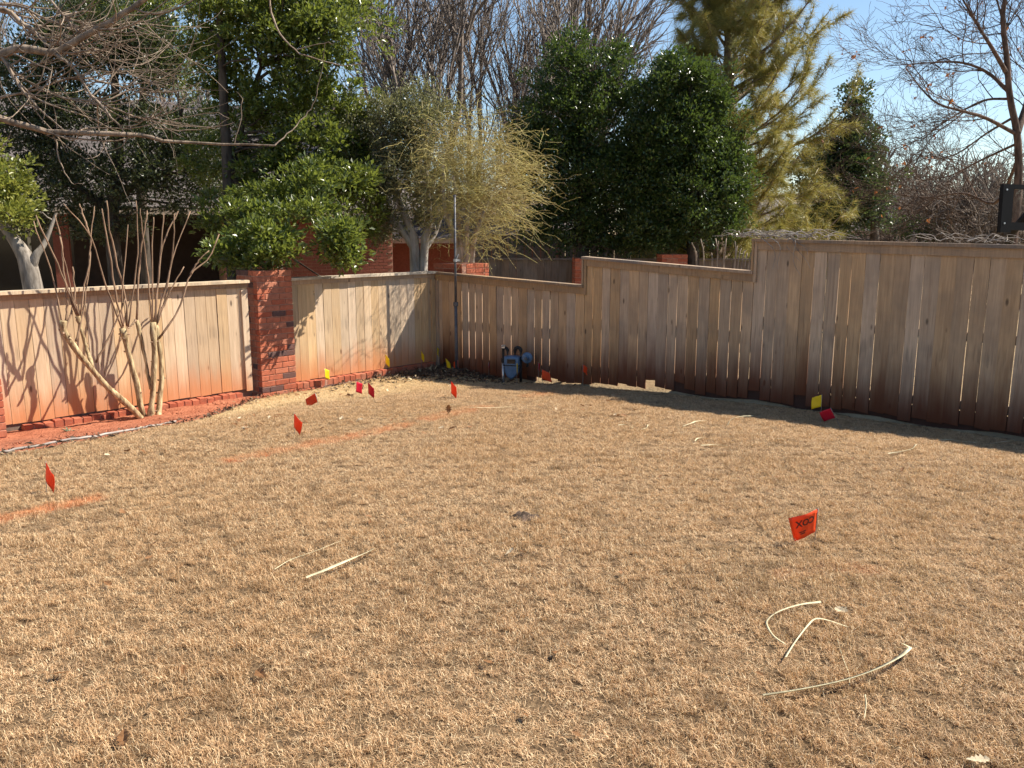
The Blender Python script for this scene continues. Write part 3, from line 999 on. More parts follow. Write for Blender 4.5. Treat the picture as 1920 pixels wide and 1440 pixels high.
# the bricks of the wall: too many to pick apart, one joined part
mb = MB()
bw, bh = 0.235, 0.078
for k in range(40):
    z = -0.5 + k * bh
    if z + bh > EZ - 0.1: break
    x = -6.6 + (k % 2) * bw / 2
    while x + bw < HX1:
        if not (-11.9 < x < -10.0 and 0.3 < z < 2.2):
            mb.add(hbox(x, x + bw - 0.012, HY - 0.012, HY + 0.02, z, z + bh - 0.012), BOXF)
        x += bw
tag(child(mb.build('brick_courses', M['brick_house']), house_wall), kind='stuff')
w = hadd('window', M['dark_glass'], [(-11.9, -10.0, HY + 2.99, HY + 3.02, 0.35, 2.15)])
hadd('window_frame', M['white'], parent=w, boxes=[(-11.95, -9.95, HY + 2.97, HY + 2.985, 2.15, 2.22), (-11.95, -9.95, HY + 2.97, HY + 2.985, 0.28, 0.35), (-11.0, -10.93, HY + 2.97, HY + 2.985, 0.35, 2.15)])
# roof: overlapping courses of shingles
mb = MB()
rs = math.tan(R(27)); exp = 0.14
y = HY - 0.55
k = 0
while y < HY + 5.2:
    z = EZ + 0.02 + (y - HY + 0.55) * rs
    x = HX0 - 0.4 - (k % 2) * 0.15
    while x < HX1 + 0.4:
        w_ = 0.3
        mb.add([hpt(x, y, z + 0.006), hpt(x + w_ - 0.008, y, z + 0.006), hpt(x + w_ - 0.008, y + exp * 1.4, z + exp * 1.4 * rs), hpt(x, y + exp * 1.4, z + exp * 1.4 * rs),
                hpt(x, y, z + 0.018), hpt(x + w_ - 0.008, y, z + 0.018), hpt(x + w_ - 0.008, y + exp * 1.4, z + 0.012 + exp * 1.4 * rs), hpt(x, y + exp * 1.4, z + 0.012 + exp * 1.4 * rs)], BOXF)
        x += w_
    y += exp; k += 1
rf = hadd('roof', M['roof'], [])if False else None
roofm = MB()
zr = EZ + 0.02 + 5.75 * rs
roofm.add([hpt(HX0 - 0.4, HY - 0.55, EZ), hpt(HX1 + 0.4, HY - 0.55, EZ), hpt(HX1 + 0.4, HY + 5.2, zr), hpt(HX0 - 0.4, HY + 5.2, zr), hpt(HX0 - 0.4, HY + 10.9, EZ), hpt(HX1 + 0.4, HY + 10.9, EZ)],
          [[0, 1, 2, 3], [3, 2, 5, 4], [0, 4, 5, 1]])
roof_o = child(roofm.build('roof', M['roof']), hs)
tag(child(mb.build('shingles', M['roof']), roof_o), kind='stuff')
hadd('soffit', M['fascia'], [(HX0 - 0.4, HX1 + 0.4, HY - 0.53, HY, EZ - 0.05, EZ - 0.01)])
gut = hadd('gutter', M['fascia'], [(HX0 - 0.4, HX1 + 0.4, HY - 0.65, HY - 0.54, EZ - 0.13, EZ)])
dsx = -5.15
ds = MB().tube([hpt(dsx, HY - 0.6, EZ - 0.1), hpt(dsx, HY - 0.6, EZ - 0.22), hpt(dsx - 0.18, HY - 0.12, EZ - 0.42), hpt(dsx - 0.18, HY - 0.07, EZ - 0.6), hpt(dsx - 0.18, HY - 0.07, -0.5)], 0.04, 8)
child(ds.build('downspout', M['fascia'], smooth=True), gut)
# porch column
mb = MB().add(hbox(-10.05, -9.75, HY - 0.45, HY - 0.15, -0.5, EZ - 0.06), BOXF)
child(mb.build('porch_column', M['brick_house']), hs)

wing = thing('neighbour_house', 'low red brick house wing under a grey roof behind the yellow shrub', 'house', (0, 24, -0.6))
mb = MB(); mb.box(-3.6, 1.5, 24, 29, -0.7, 1.95)
child(mb.build('wall', M['brick_house']), wing)
mb = MB().add([(-4.0, 23.5, 1.9), (1.9, 23.5, 1.9), (1.9, 26.5, 3.3), (-4.0, 26.5, 3.3), (-4.0, 29.5, 1.9), (1.9, 29.5, 1.9)], [[0, 1, 2, 3], [3, 2, 5, 4], [0, 4, 5, 1]])
child(mb.build('roof', M['roof']), wing)
child(MB().box(-4.0, 1.9, 23.38, 23.5, 1.8, 1.93).build('gutter', M['fascia']), wing)

far = thing('far_house', 'pale far house half hidden behind the bare trees', 'house', (20, 46, -0.5))
child(MB().box(13.0, 30, 46, 54, -0.6, 2.15).build('wall', mat_simple('pale_mauve_siding', (0.42, 0.36, 0.35), 0.8)), far)
child(MB().add([(12.4, 45.4, 2.1), (30.6, 45.4, 2.1), (30.6, 50, 4.3), (12.4, 50, 4.3), (12.4, 54.6, 2.1), (30.6, 54.6, 2.1)], [[0, 1, 2, 3], [3, 2, 5, 4], [0, 4, 5, 1]]).build('roof', M['roof']), far)
for x in (15.5, 19.5, 23.8):
    child(MB().box(x, x + 1.3, 45.96, 46.05, 0.6, 1.7).build('window', M['dark_glass']), far)

# neighbours' fence and pillars behind the stepped fence
bf = thing('back_fence', 'dark old board fence in the shade beyond the stepped fence', 'fence', (0, 17, -0.3))
for i in range(46):
    x = -1.0 + i * 0.145
    V, F = board_mesh(0.138, 0.135, 1.85 + rng.uniform(-0.01, 0.01), 1.85, 0.016)
    child(link('board', mesh_np('board', V, F, [M['wood_dark']]), None, (x, 17.2 - 0.06 * (x + 1) + rng.normal(0, 0.002), -0.3), (0, 0, -0.06)), bf)
child(MB().beam((-1.1, 17.2, 1.56), (5.6, 16.8, 1.56), (0, -1), -0.05, 0.06, 0, 0.035).build('cap_board', M['wood_dark']), bf)
b2 = thing('back_fence', 'dark far board fence glimpsed under the holly trees', 'fence', (3, 20.5, -0.4))
for i in range(36):
    V, F = board_mesh(0.19, 0.19, 2.45 + rng.uniform(-0.01, 0.01), 2.45, 0.016)
    child(link('board', mesh_np('board', V, F, [M['wood_dark']]), None, (-1.2 + i * 0.2, 20.5 + rng.normal(0, 0.003), -0.4), (0, 0, 0)), b2)
pillar('brick_pillar', 'dark red brick pillar in the shade beside the first fence step', (1.47, 16.55), 0.05, 0.5, 26, -0.35, M['brick_red'], seed=8)
pillar('brick_pillar', 'brick pillar top seen over the middle fence step under the dark holly', (3.15, 16.5), 0.05, 0.5, 27, -0.35, M['brick_red'], seed=9)


# ------------------------------------------------------------------ trees
def leaf_mesh(P, A, L, W, g, fold=0.25, droop=0.15):
    """P base points, A unit directions, L lengths, W half widths -> folded four-point leaves"""
    n = len(P)
    up = np.array([0, 0, 1.0]) + g.normal(0, 0.75, (n, 3))
    B = unit(np.cross(A, up))
    Nn = unit(np.cross(B, A))
    L = L[:, None]; W = W[:, None]
    mid = P + A * L * 0.5
    V = np.stack([P, mid + B * W + Nn * W * fold, P + A * L - Nn * L * droop, mid - B * W + Nn * W * fold], 1)
    b = np.arange(n)[:, None] * 4
    F = np.concatenate([b + np.array([0, 1, 2]), b + np.array([0, 2, 3])], 0)
    return V.reshape(-1, 3), F


def ell(px, py, rx, ry, Y, depth=None, w=1.0):
    c = at(px, py, Y)
    k = Y / FPX
    return (c, np.array([rx * k, (depth if depth is not None else 0.8 * rx * k), ry * k]), w)


def crown(ells, n_clump, per, clump_r, leaf_len, leaf_w, seed, shell=0.45, up=0.5, squash=0.75):
    g = np.random.default_rng(seed)
    wt = np.array([e[2] * (e[1][0] * e[1][1] * e[1][2]) ** 0.75 for e in ells]); wt /= wt.sum()
    which = g.choice(len(ells), n_clump, p=wt)
    C = np.array([ells[i][0] for i in which]); Rr = np.array([ells[i][1] for i in which])
    d = unit(g.normal(0, 1, (n_clump, 3)))
    rad = (shell + (1 - shell) * g.random(n_clump) ** 0.6) * np.clip(g.normal(1.0, 0.2, n_clump), 0.55, 1.55)
    cc = C + d * Rr * rad[:, None]
    cr = clump_r * g.uniform(0.45, 1.5, n_clump)
    k = np.repeat(np.arange(n_clump), g.integers(int(per * 0.6), int(per * 1.4), n_clump))
    n = len(k)
    dd = unit(g.normal(0, 1, (n, 3)) + np.array([0, 0, 0.35]))
    rr = g.random(n) ** 0.45
    P = cc[k] + dd * (cr[k] * rr)[:, None] * np.array([1, 1, squash])
    A = unit(dd + d[k] * 0.5 + np.array([0, 0, up]) + g.normal(0, 0.55, (n, 3)))
    L = leaf_len * g.uniform(0.65, 1.3, n)
    V, F = leaf_mesh(P, A, L, leaf_w * L / leaf_len, g)
    return V, F, cc


def limb(a, b, g, n=5, wob=0.06, sag=0.0):
    a = np.asarray(a, float); b = np.asarray(b, float)
    t = np.linspace(0, 1, n)[:, None]
    p = a + (b - a) * t
    L = np.linalg.norm(b - a)
    p[1:-1] += g.normal(0, wob * L, (n - 2, 3))
    p[:, 2] += sag * L * 4 * (t * (1 - t))[:, 0]
    return p


def evergreen(name, label, base, trunk_pts, tr, ells, n_clump, per, clump_r, leaf_len, leaf_w, leaf_mat, bark, seed, shell=0.45, n_limb=70, cat='tree', group=None, squash=0.75):
    g = np.random.default_rng(seed)
    root = thing(name, label, cat, base, 0, group)
    V, F, cc = crown(ells, n_clump, per, clump_r, leaf_len, leaf_w, seed + 1, shell, squash=squash)
    polys = []
    stems = []
    for tp, r0 in zip(trunk_pts, tr):
        c = curve(tp, 14)
        polys.append((c, np.linspace(r0, r0 * 0.25, 14)))
        stems.append(c)
    allp = np.concatenate(stems)
    pick = g.choice(len(cc), min(n_limb, len(cc)), replace=False)
    thin = []
    for i in pick:
        tgt = cc[i]
        low = allp[allp[:, 2] < tgt[2] + 0.1]
        src = low if len(low) else allp
        j = np.argmin(np.linalg.norm(src - tgt, axis=1) + g.uniform(0, 0.6, len(src)))
        p = limb(src[j], tgt, g, 6, 0.05, 0.03)
        r = 0.012 + 0.02 * g.random()
        thin.append((p, np.linspace(r, 0.004, 6)))
    Vt, Ft = tubes(polys, 10); V2, F2 = tubes(thin, 5)
    child(link('trunk', mesh_np('trunk', Vt, Ft, [bark], True)), root)
    child(link('limbs', mesh_np('limbs', V2, F2, [bark], True)), root)
    child(link('crown', mesh_np('crown', V, F, [leaf_mat])), root)
    return root


def gpt(px, Y, z):
    d = ray(px, 433)
    return np.array([d[0] / d[1] * Y, Y, z])


# laurel-like evergreen whose boughs hang over the brick pillar
Yt = 13.6
evergreen('evergreen_tree', 'glossy green evergreen tree whose boughs hang over the brick pillar', gpt(432, Yt, -0.3),
          [[gpt(436, Yt, -0.3), at(434, 440, Yt), at(428, 330, Yt), at(420, 200, Yt), at(412, 40, Yt), at(405, -60, Yt)],
           [at(430, 330, Yt), at(450, 250, Yt + 0.2), at(478, 160, Yt + 0.3), at(520, 40, Yt + 0.3)]], [0.13, 0.07],
          [ell(590, 70, 95, 85, Yt), ell(470, 40, 120, 70, Yt), ell(600, 180, 85, 50, Yt + 0.2), ell(410, 110, 60, 70, Yt + 0.3, w=0.7), ell(575, 280, 95, 50, Yt), ell(650, 260, 60, 60, Yt + 0.3),
           ell(500, 450, 55, 38, 11.3, 0.4, 2.0), ell(492, 490, 45, 18, 10.95, 0.3, 2.6), ell(535, 475, 22, 18, 11.0, 0.25, 2.0), ell(645, 482, 34, 24, 11.2, 0.25, 2.4), ell(430, 480, 40, 25, 11.2, 0.3, 1.6), ell(570, 400, 80, 30, 11.9, 0.5, 1.0), ell(580, 345, 110, 40, 12.6, 0.6, 1.0), ell(470, 420, 60, 40, 12.0, 0.5, 1.0), ell(560, 20, 150, 60, Yt + 0.6), ell(400, 40, 70, 60, Yt + 0.6), ell(480, 260, 60, 60, Yt + 0.5, w=0.8), ell(450, 190, 65, 70, Yt + 0.3), ell(525, 190, 60, 60, Yt), ell(500, 325, 75, 50, Yt), ell(420, 415, 55, 45, Yt - 0.5), ell(390, 300, 45, 60, Yt + 0.4), ell(525, 375, 75, 35, Yt - 0.9, 0.6, 1.2), ell(640, 445, 42, 45, 11.3, 0.35, 2.2), ell(655, 350, 60, 40, Yt - 0.4, 0.6), ell(470, 390, 45, 40, Yt - 0.3), ell(440, 470, 40, 30, Yt - 1.4, 0.4), ell(690, 400, 35, 50, Yt - 0.2, 0.4),
           ell(590, 330, 70, 40, Yt)],
          1250, 46, 0.165, 0.082, 0.021, M['leaf_laurel'], M['bark_dark'], 31, 0.35, 110)

Yt = 15.4
evergreen('evergreen_tree', 'dull dark evergreen tree behind the bare branches, above the pruned tree', gpt(215, Yt, -0.4),
          [[gpt(215, Yt, -0.4), at(210, 430, Yt), at(222, 300, Yt), at(215, 150, Yt), at(205, 0, Yt)], [at(210, 400, Yt), at(130, 330, Yt), at(95, 230, Yt), at(70, 100, Yt)], [at(213, 380, Yt), at(300, 300, Yt), at(345, 200, Yt)]], [0.15, 0.09, 0.07],
          [ell(280, 90, 75, 80, Yt, w=1.1), ell(160, 60, 110, 70, Yt), ell(90, 150, 90, 90, Yt), ell(200, 230, 130, 60, Yt, w=0.8), ell(130, 330, 110, 70, Yt), ell(270, 330, 100, 60, Yt, w=0.9), ell(350, 380, 50, 40, Yt, w=0.7), ell(30, 240, 80, 90, Yt), ell(360, 260, 70, 70, Yt), ell(400, 340, 70, 50, Yt), ell(60, 400, 70, 40, Yt), ell(200, 420, 80, 30, Yt)],
          900, 65, 0.24, 0.07, 0.017, M['leaf_dim'], M['bark_dark'], 41, 0.3, 110)
# brighter leafy top in the sun, a tree of its own further back
Yt = 17.2
evergreen('evergreen_tree', 'sunlit green evergreen treetop behind the arching bare limb', gpt(265, Yt, -0.4),
          [[gpt(265, Yt, -0.4), at(262, 300, Yt), at(270, 150, Yt), at(265, 20, Yt)]], [0.12],
          [ell(285, 75, 70, 75, Yt), ell(240, 20, 80, 50, Yt), ell(320, 140, 35, 40, Yt), ell(180, 60, 60, 60, Yt)],
          230, 60, 0.24, 0.085, 0.02, M['leaf_laurel'], M['bark_dark'], 44, 0.4, 50)

Yt = 11.4
evergreen('broadleaf_tree', 'yellow green leafy tree with forked grey trunk at the left edge', gpt(58, Yt, -0.2),
          [[gpt(66, Yt, -0.2), at(58, 520, Yt), at(40, 470, Yt), at(12, 430, Yt), at(-40, 350, Yt)], [at(58, 505, Yt), at(68, 478, Yt), at(84, 455, Yt + 0.1), at(105, 400, Yt + 0.2)]], [0.15, 0.07],
          [ell(5, 350, 45, 70, Yt, 0.5), ell(-60, 300, 80, 80, Yt, 0.6), ell(28, 405, 28, 35, Yt - 0.1, 0.3)],
          120, 55, 0.17, 0.07, 0.02, M['leaf_yellowgreen'], M['bark_grey'], 51, 0.3, 30)

Yt = 15.6
Yt = 14.0
evergreen('yaupon_tree', 'grey green small-leaved multi-stemmed tree beside the yellow shrub', gpt(775, Yt, -0.4),
          [[gpt(775, Yt, -0.4), at(778, 480, Yt), at(770, 430, Yt), at(740, 360, Yt), at(715, 280, Yt)], [gpt(782, Yt, -0.4), at(795, 470, Yt), at(805, 420, Yt), at(800, 330, Yt), at(790, 230, Yt)],
           [at(778, 470, Yt), at(745, 420, Yt), at(700, 370, Yt), at(670, 310, Yt)], [at(790, 480, Yt), at(820, 430, Yt + 0.2), at(835, 370, Yt + 0.3)]], [0.11, 0.09, 0.06, 0.05],
          [ell(730, 240, 90, 60, Yt), ell(790, 220, 70, 55, Yt), ell(680, 330, 60, 70, Yt), ell(750, 330, 90, 70, Yt), ell(710, 420, 60, 45, Yt, w=0.8), ell(800, 390, 50, 40, Yt, w=0.5)],
          760, 50, 0.17, 0.042, 0.013, M['leaf_yaupon'], M['bark_pale'], 61, 0.25, 160)

Yt = 17.5
evergreen('holly_tree', 'dark green glossy holly tree right of the yellow shrub', gpt(1090, Yt, -0.5),
          [[gpt(1090, Yt, -0.5), at(1092, 400, Yt), at(1085, 250, Yt), at(1080, 130, Yt)]], [0.16],
          [ell(1065, 140, 60, 70, Yt), ell(1140, 160, 65, 60, Yt), ell(1040, 230, 75, 70, Yt), ell(1135, 250, 95, 90, Yt), ell(1060, 340, 100, 90, Yt), ell(1160, 360, 90, 90, Yt), ell(1060, 425, 75, 45, Yt), ell(1150, 440, 80, 35, Yt), ell(1062, 95, 22, 28, Yt), ell(985, 280, 45, 70, Yt), ell(1195, 235, 45, 60, Yt), ell(1200, 340, 55, 70, Yt, w=1.5), ell(1195, 430, 60, 40, Yt, w=1.5), ell(1005, 400, 55, 60, Yt), ell(1025, 300, 70, 80, Yt), ell(1150, 110, 30, 25, Yt), ell(1100, 190, 60, 60, Yt)],
          1150, 62, 0.24, 0.068, 0.02, M['leaf_holly'], M['bark_dark'], 71, 0.55, 40)
Yt = 16.9
evergreen('holly_tree', 'dark green glossy holly tree in front of the pine', gpt(1300, Yt, -0.5),
          [[gpt(1300, Yt, -0.5), at(1302, 400, Yt), at(1300, 280, Yt), at(1295, 160, Yt)]], [0.15],
          [ell(1280, 160, 60, 50, Yt), ell(1320, 180, 45, 55, Yt), ell(1270, 250, 75, 75, Yt), ell(1330, 280, 60, 80, Yt), ell(1290, 370, 95, 80, Yt), ell(1345, 400, 50, 50, Yt), ell(1240, 430, 70, 35, Yt), ell(1380, 330, 32, 60, Yt), ell(1210, 320, 50, 80, Yt, w=1.4), ell(1262, 122, 28, 24, Yt), ell(1230, 200, 35, 50, Yt)],
          1000, 62, 0.24, 0.068, 0.02, M['leaf_holly'], M['bark_dark'], 81, 0.55, 40)
Yt = 21.0
evergreen('holly_tree', 'grey green conical holly tree beyond the pine', gpt(1585, Yt, -0.5),
          [[gpt(1640, Yt, -0.5), at(1640, 440, Yt), at(1620, 380, Yt), at(1605, 250, Yt), at(1600, 170, Yt)], [at(1640, 440, Yt), at(1650, 410, Yt), at(1655, 370, Yt)]], [0.14, 0.07],
          [ell(1602, 190, 24, 45, Yt), ell(1605, 265, 42, 50, Yt), ell(1600, 340, 62, 60, Yt), ell(1560, 400, 70, 45, Yt), ell(1630, 380, 35, 45, Yt), ell(1510, 420, 50, 30, Yt), ell(1540, 330, 50, 60, Yt), ell(1580, 280, 45, 50, Yt)],
          640, 62, 0.25, 0.075, 0.024, M['leaf_holly2'], M['bark_dark'], 91, 0.4, 40)
# low shrub far off by the pale house
Yt = 30.0
evergreen('shrub', 'low green shrub in front of the pale far house', gpt(1725, Yt, -0.5), [[gpt(1725, Yt, -0.5), at(1725, 430, Yt), at(1722, 420, Yt)]], [0.06],
          [ell(1715, 428, 50, 18, Yt), ell(1750, 436, 40, 12, Yt)], 90, 45, 0.3, 0.09, 0.025, M['leaf_holly2'], M['bark_dark'], 95, 0.3, 12, 'shrub')


# --- pine
def pine():
    g = np.random.default_rng(17)
    Yp = 18.9
    root = thing('pine_tree', 'yellow green long-needled pine tree rising behind the dark holly', 'tree', gpt(1345, Yp, -0.4))
    tr = curve([gpt(1340, Yp, -0.4), at(1345, 430, Yp), at(1352, 300, Yp), at(1362, 150, Yp), at(1366, 0, Yp), at(1368, -120, Yp)], 20)
    polys = [(tr, np.linspace(0.16, 0.03, 20))]
    br, tips = [], []
    H = tr[-1, 2]

    def tuft_line(c, start):
        n = len(c)
        for t in np.arange(start, 1.001, 0.11):
            i = min(n - 2, int(t * (n - 1))); u = t * (n - 1) - i
            p = c[i] * (1 - u) + c[min(n - 1, i + 1)] * u
            tips.append((p, unit(c[min(n - 1, i + 1)] - c[i]) if i < n - 1 else unit(c[-1] - c[-2]), 0.75 + 0.5 * g.random()))
    for k in range(150):
        z = 0.6 + (H - 0.7) * (k + g.random()) / 150
        i = np.argmin(np.abs(tr[:, 2] - z)); p0 = tr[i].copy(); p0[2] = z
        az = k * 2.4 + g.uniform(-0.4, 0.4)
        h = z / H
        L = (3.1 - 2.0 * max(0, h - 0.3) / 0.7) * g.uniform(0.6, 1.08)
        if h < 0.3: L *= 0.85
        if math.cos(az) > 0.3: L *= 1.12
        if math.sin(az) < -0.3: L *= 0.7
        if math.cos(az) < -0.25: L *= 0.78
        el = R(8 + 34 * h) + g.uniform(-0.15, 0.15)
        d = np.array([math.cos(az) * math.cos(el), math.sin(az) * math.cos(el), math.sin(el)])
        p3 = p0 + d * L + np.array([0, 0, 0.22 * L])
        c = curve([p0, p0 + d * L * 0.4 + g.normal(0, 0.05, 3), p0 + d * L * 0.75 + np.array([0, 0, 0.06 * L]), p3], 9)
        br.append((c, np.linspace(0.028 * (L / 2) + 0.006, 0.006, 9)))
        tuft_line(c, 0.45)
        for q in range(int(5 + L * 3)):
            t = g.uniform(0.25, 0.95); i = int(t * 8)
            sd = unit(d + g.normal(0, 0.65, 3) + np.array([0, 0, 0.35]))
            l2 = L * g.uniform(0.14, 0.36)
            c2 = curve([c[i], c[i] + sd * l2 * 0.5, c[i] + sd * l2 + np.array([0, 0, 0.12 * l2])], 5)
            br.append((c2, np.linspace(0.009, 0.004, 5)))
            tuft_line(c2, 0.5)
    V, F = tubes(polys, 10); child(link('trunk', mesh_np('trunk', V, F, [M['bark_brown']], True)), root)
    V, F = tubes(br, 5); child(link('limbs', mesh_np('limbs', V, F, [M['bark_brown']], True)), root)
    tp = np.array([t[0] for t in tips]); td = np.array([t[1] for t in tips]); ts = np.array([t[2] for t in tips])
    per = 34
    n = len(tp) * per
    k = np.repeat(np.arange(len(tp)), per)
    A = unit(td[k] * g.uniform(0.1, 1.0, (n, 1)) + unit(g.normal(0, 1, (n, 3))) * 0.85)
    L = g.uniform(0.17, 0.28, n) * ts[k]
    P = tp[k] + g.normal(0, 0.012, (n, 3))
    B = unit(np.cross(A, g.normal(0, 1, (n, 3)))) * 0.0042
    tipp = P + A * L[:, None] + np.array([0, 0, -1.0]) * (L ** 2)[:, None] * 0.8
    V = np.stack([P - B, P + B, tipp], 1).reshape(-1, 3)
    child(link('needles', mesh_np('needles', V, np.arange(3 * n).reshape(-1, 3), [M['needle']])), root)


pine()


# --- yellow weeping shrub-tree
def weeper():
    g = np.random.default_rng(23)
    Yw = 13.5
    root = thing('weeping_tree', 'rounded shrub-tree of arching yellow twigs behind the fence corner', 'tree', gpt(875, Yw + 0.55, -0.4))
    heads = [(870, 315), (895, 285), (855, 285), (925, 330), (880, 375), (835, 330), (920, 305), (920, 385), (900, 405), (850, 385), (940, 355), (815, 310)]
    polys = []
    for bx, hx, hy in ((862, 850, 330), (868, 900, 300), (880, 930, 350), (872, 880, 380), (858, 830, 300)):
        polys.append((curve([gpt(bx, Yw + 0.55, -0.4), at(bx + 4, 490, Yw + 0.5), at((bx + hx) / 2 + g.uniform(-10, 10), (490 + hy) / 2, Yw + g.uniform(-0.2, 0.2)), at(hx, hy, Yw + g.uniform(-0.4, 0.4))], 10), np.linspace(0.065, 0.02, 10)))
    tw = []
    lp_, la_ = [], []
    cen = at(880, 345, Yw)
    for k in range(2700):
        hx, hy = heads[g.integers(len(heads))]
        p = at(hx, hy, Yw) + g.normal(0, [0.3, 0.36, 0.3])
        az = g.uniform(0, 2 * math.pi)
        if g.random() < 0.35: az = g.normal(-0.15, 0.7)
        el = g.uniform(-0.25, 1.15)
        d = np.array([math.cos(az) * math.cos(el), math.sin(az) * math.cos(el) * 0.9, math.sin(el)])
        L = g.uniform(0.32, 0.78) * (1.0 - 0.25 * max(0, el - 0.4))
        n = 6
        t = np.linspace(0, 1, n)[:, None]
        fall = g.uniform(0.15, 0.7)
        c = p + d * L * t + np.array([0, 0, -1.0]) * (fall * L * t ** 2) + np.cumsum(g.normal(0, 0.032, (n, 3)), 0)
        upturn = g.uniform(0, 0.14)
        c[:, 2] += upturn * L * np.clip(t[:, 0] - 0.6, 0, 1) * 2
        r = g.uniform(0.0022, 0.0042)
        tw.append((c, np.linspace(r, r * 0.5, n)))
        m = g.integers(3, 9)
        tt_ = g.uniform(0.25, 1.0, m)
        for u in tt_:
            i = min(n - 2, int(u * (n - 1)))
            lp_.append(c[i] + (c[i + 1] - c[i]) * (u * (n - 1) - i)); la_.append(c[i + 1] - c[i])
    V, F = tubes(polys, 9); child(link('trunk', mesh_np('trunk', V, F, [M['bark_pale']], True)), root)
    V, F = tubes(tw, 3); child(link('twigs', mesh_np('twigs', V, F, [M['willow']])), root)
    P = np.array(lp_); A = unit(unit(np.array(la_)) + g.normal(0, 0.6, (len(P), 3)))
    V, F = leaf_mesh(P, A, g.uniform(0.018, 0.04, len(P)), np.full(len(P), 0.004), g)
    child(link('buds', mesh_np('buds', V, F, [M['willow']])), root)


weeper()


# --- bare trees
def grow(out, p, d, L, r, lev, g, spec):
    """spec[lev] = (children, angle, length ratio, side twigs, up pull, wobble)"""
    nch, ang, lr, side, upp, wob = spec[lev]
    n = 5
    c = [np.array(p, float)]
    dd = np.array(d, float)
    for i in range(n - 1):
        dd = unit(dd + g.normal(0, wob, 3) + np.array([0, 0, upp]))
        c.append(c[-1] + dd * L / (n - 1))
    c = np.array(c)
    last = lev == len(spec) - 1
    out[min(lev, 2)].append((c, np.linspace(r, r * (0.35 if last else 0.62), n)))
    if last: return
    for k in range(nch + side):
        if k < nch: i = n - 1; a = g.uniform(0.5, 1.1) * ang
        else: i = g.integers(1, n - 1); a = g.uniform(0.9, 1.6) * ang
        perp = unit(np.cross(dd, g.normal(0, 1, 3)))
        nd = unit(dd * math.cos(a) + perp * math.sin(a))
        grow(out, c[i], nd, L * lr * g.uniform(0.7, 1.15), r * (0.68 if k < nch else 0.42), lev + 1, g, spec)


def bare_tree(label, px, Y, z0, L, r, lean, spec, seed, mat, group=None, stems=1, name='bare_tree', cat='tree', rmin=None):
    g = np.random.default_rng(seed)
    b = gpt(px, Y, z0)
    root = thing(name, label, cat, b, 0, group)
    out = [[], [], []]
    for k in range(stems):
        d = unit(np.array([lean[0] + g.normal(0, 0.10) * (stems > 1), lean[1] + g.normal(0, 0.1) * (stems > 1), 1.0]))
        grow(out, b + np.array([0.12 * (k - (stems - 1) / 2), 0.06 * g.normal(), 0]), d, L * g.uniform(0.9, 1.1), r * (1.0 if k == 0 else 0.8), 0, g, spec)
    for nm, k, lst in (('trunk', 9, out[0]), ('limbs', 5, out[1]), ('twigs', 3, out[2])):
        if lst:
            if rmin: lst = [(c, np.maximum(rr, rmin)) for c, rr in lst]
            V, F = tubes(lst, k); child(link(nm, mesh_np(nm, V, F, [mat], True)), root)
    return root


FAN = [(3, 0.30, 1.0, 1, 0.08, 0.05), (2, 0.30, 0.85, 1, 0.07, 0.07), (2, 0.34, 0.8, 2, 0.06, 0.08), (2, 0.38, 0.72, 2, 0.05, 0.09), (2, 0.42, 0.7, 3, 0.04, 0.11), (0, 0, 0, 0, 0.03, 0.13)]
names = [('tall bare tree with leaning fan of branches behind the holly trees', 1010, 25.0, (0.22, 0.1)), ('tall bare tree straight above the yellow shrub', 900, 27.0, (0.1, 0.0)),
         ('tall bare tree above the grey green tree', 790, 24.5, (0.05, 0.0)), ('tall bare tree just right of the glossy evergreen', 700, 26.0, (0.0, 0.05)),
         ('tall bare tree seen between the two left evergreens', 380, 27.5, (-0.05, 0.0)), ('tall bare tree behind the glossy evergreen tree', 580, 29.0, (0.05, 0.0)), ('tall bare tree far behind the leafless limb at top left', 120, 28.0, (0.0, 0.0)),
         ('tall bare tree between the yellow shrub and the holly trees', 960, 28.5, (0.12, 0.0)), ('tall bare tree just above the first holly tree', 1070, 29.5, (0.16, 0.0))]
for i, (lb, px, Y, ln) in enumerate(names):
    bare_tree(lb, px, Y, -0.5, 2.8, 0.17, ln, FAN, 200 + i, M['bark_skyline'], 'tall bare trees along the skyline', 2 if i in (0, 1, 2) else 1, rmin=0.006)


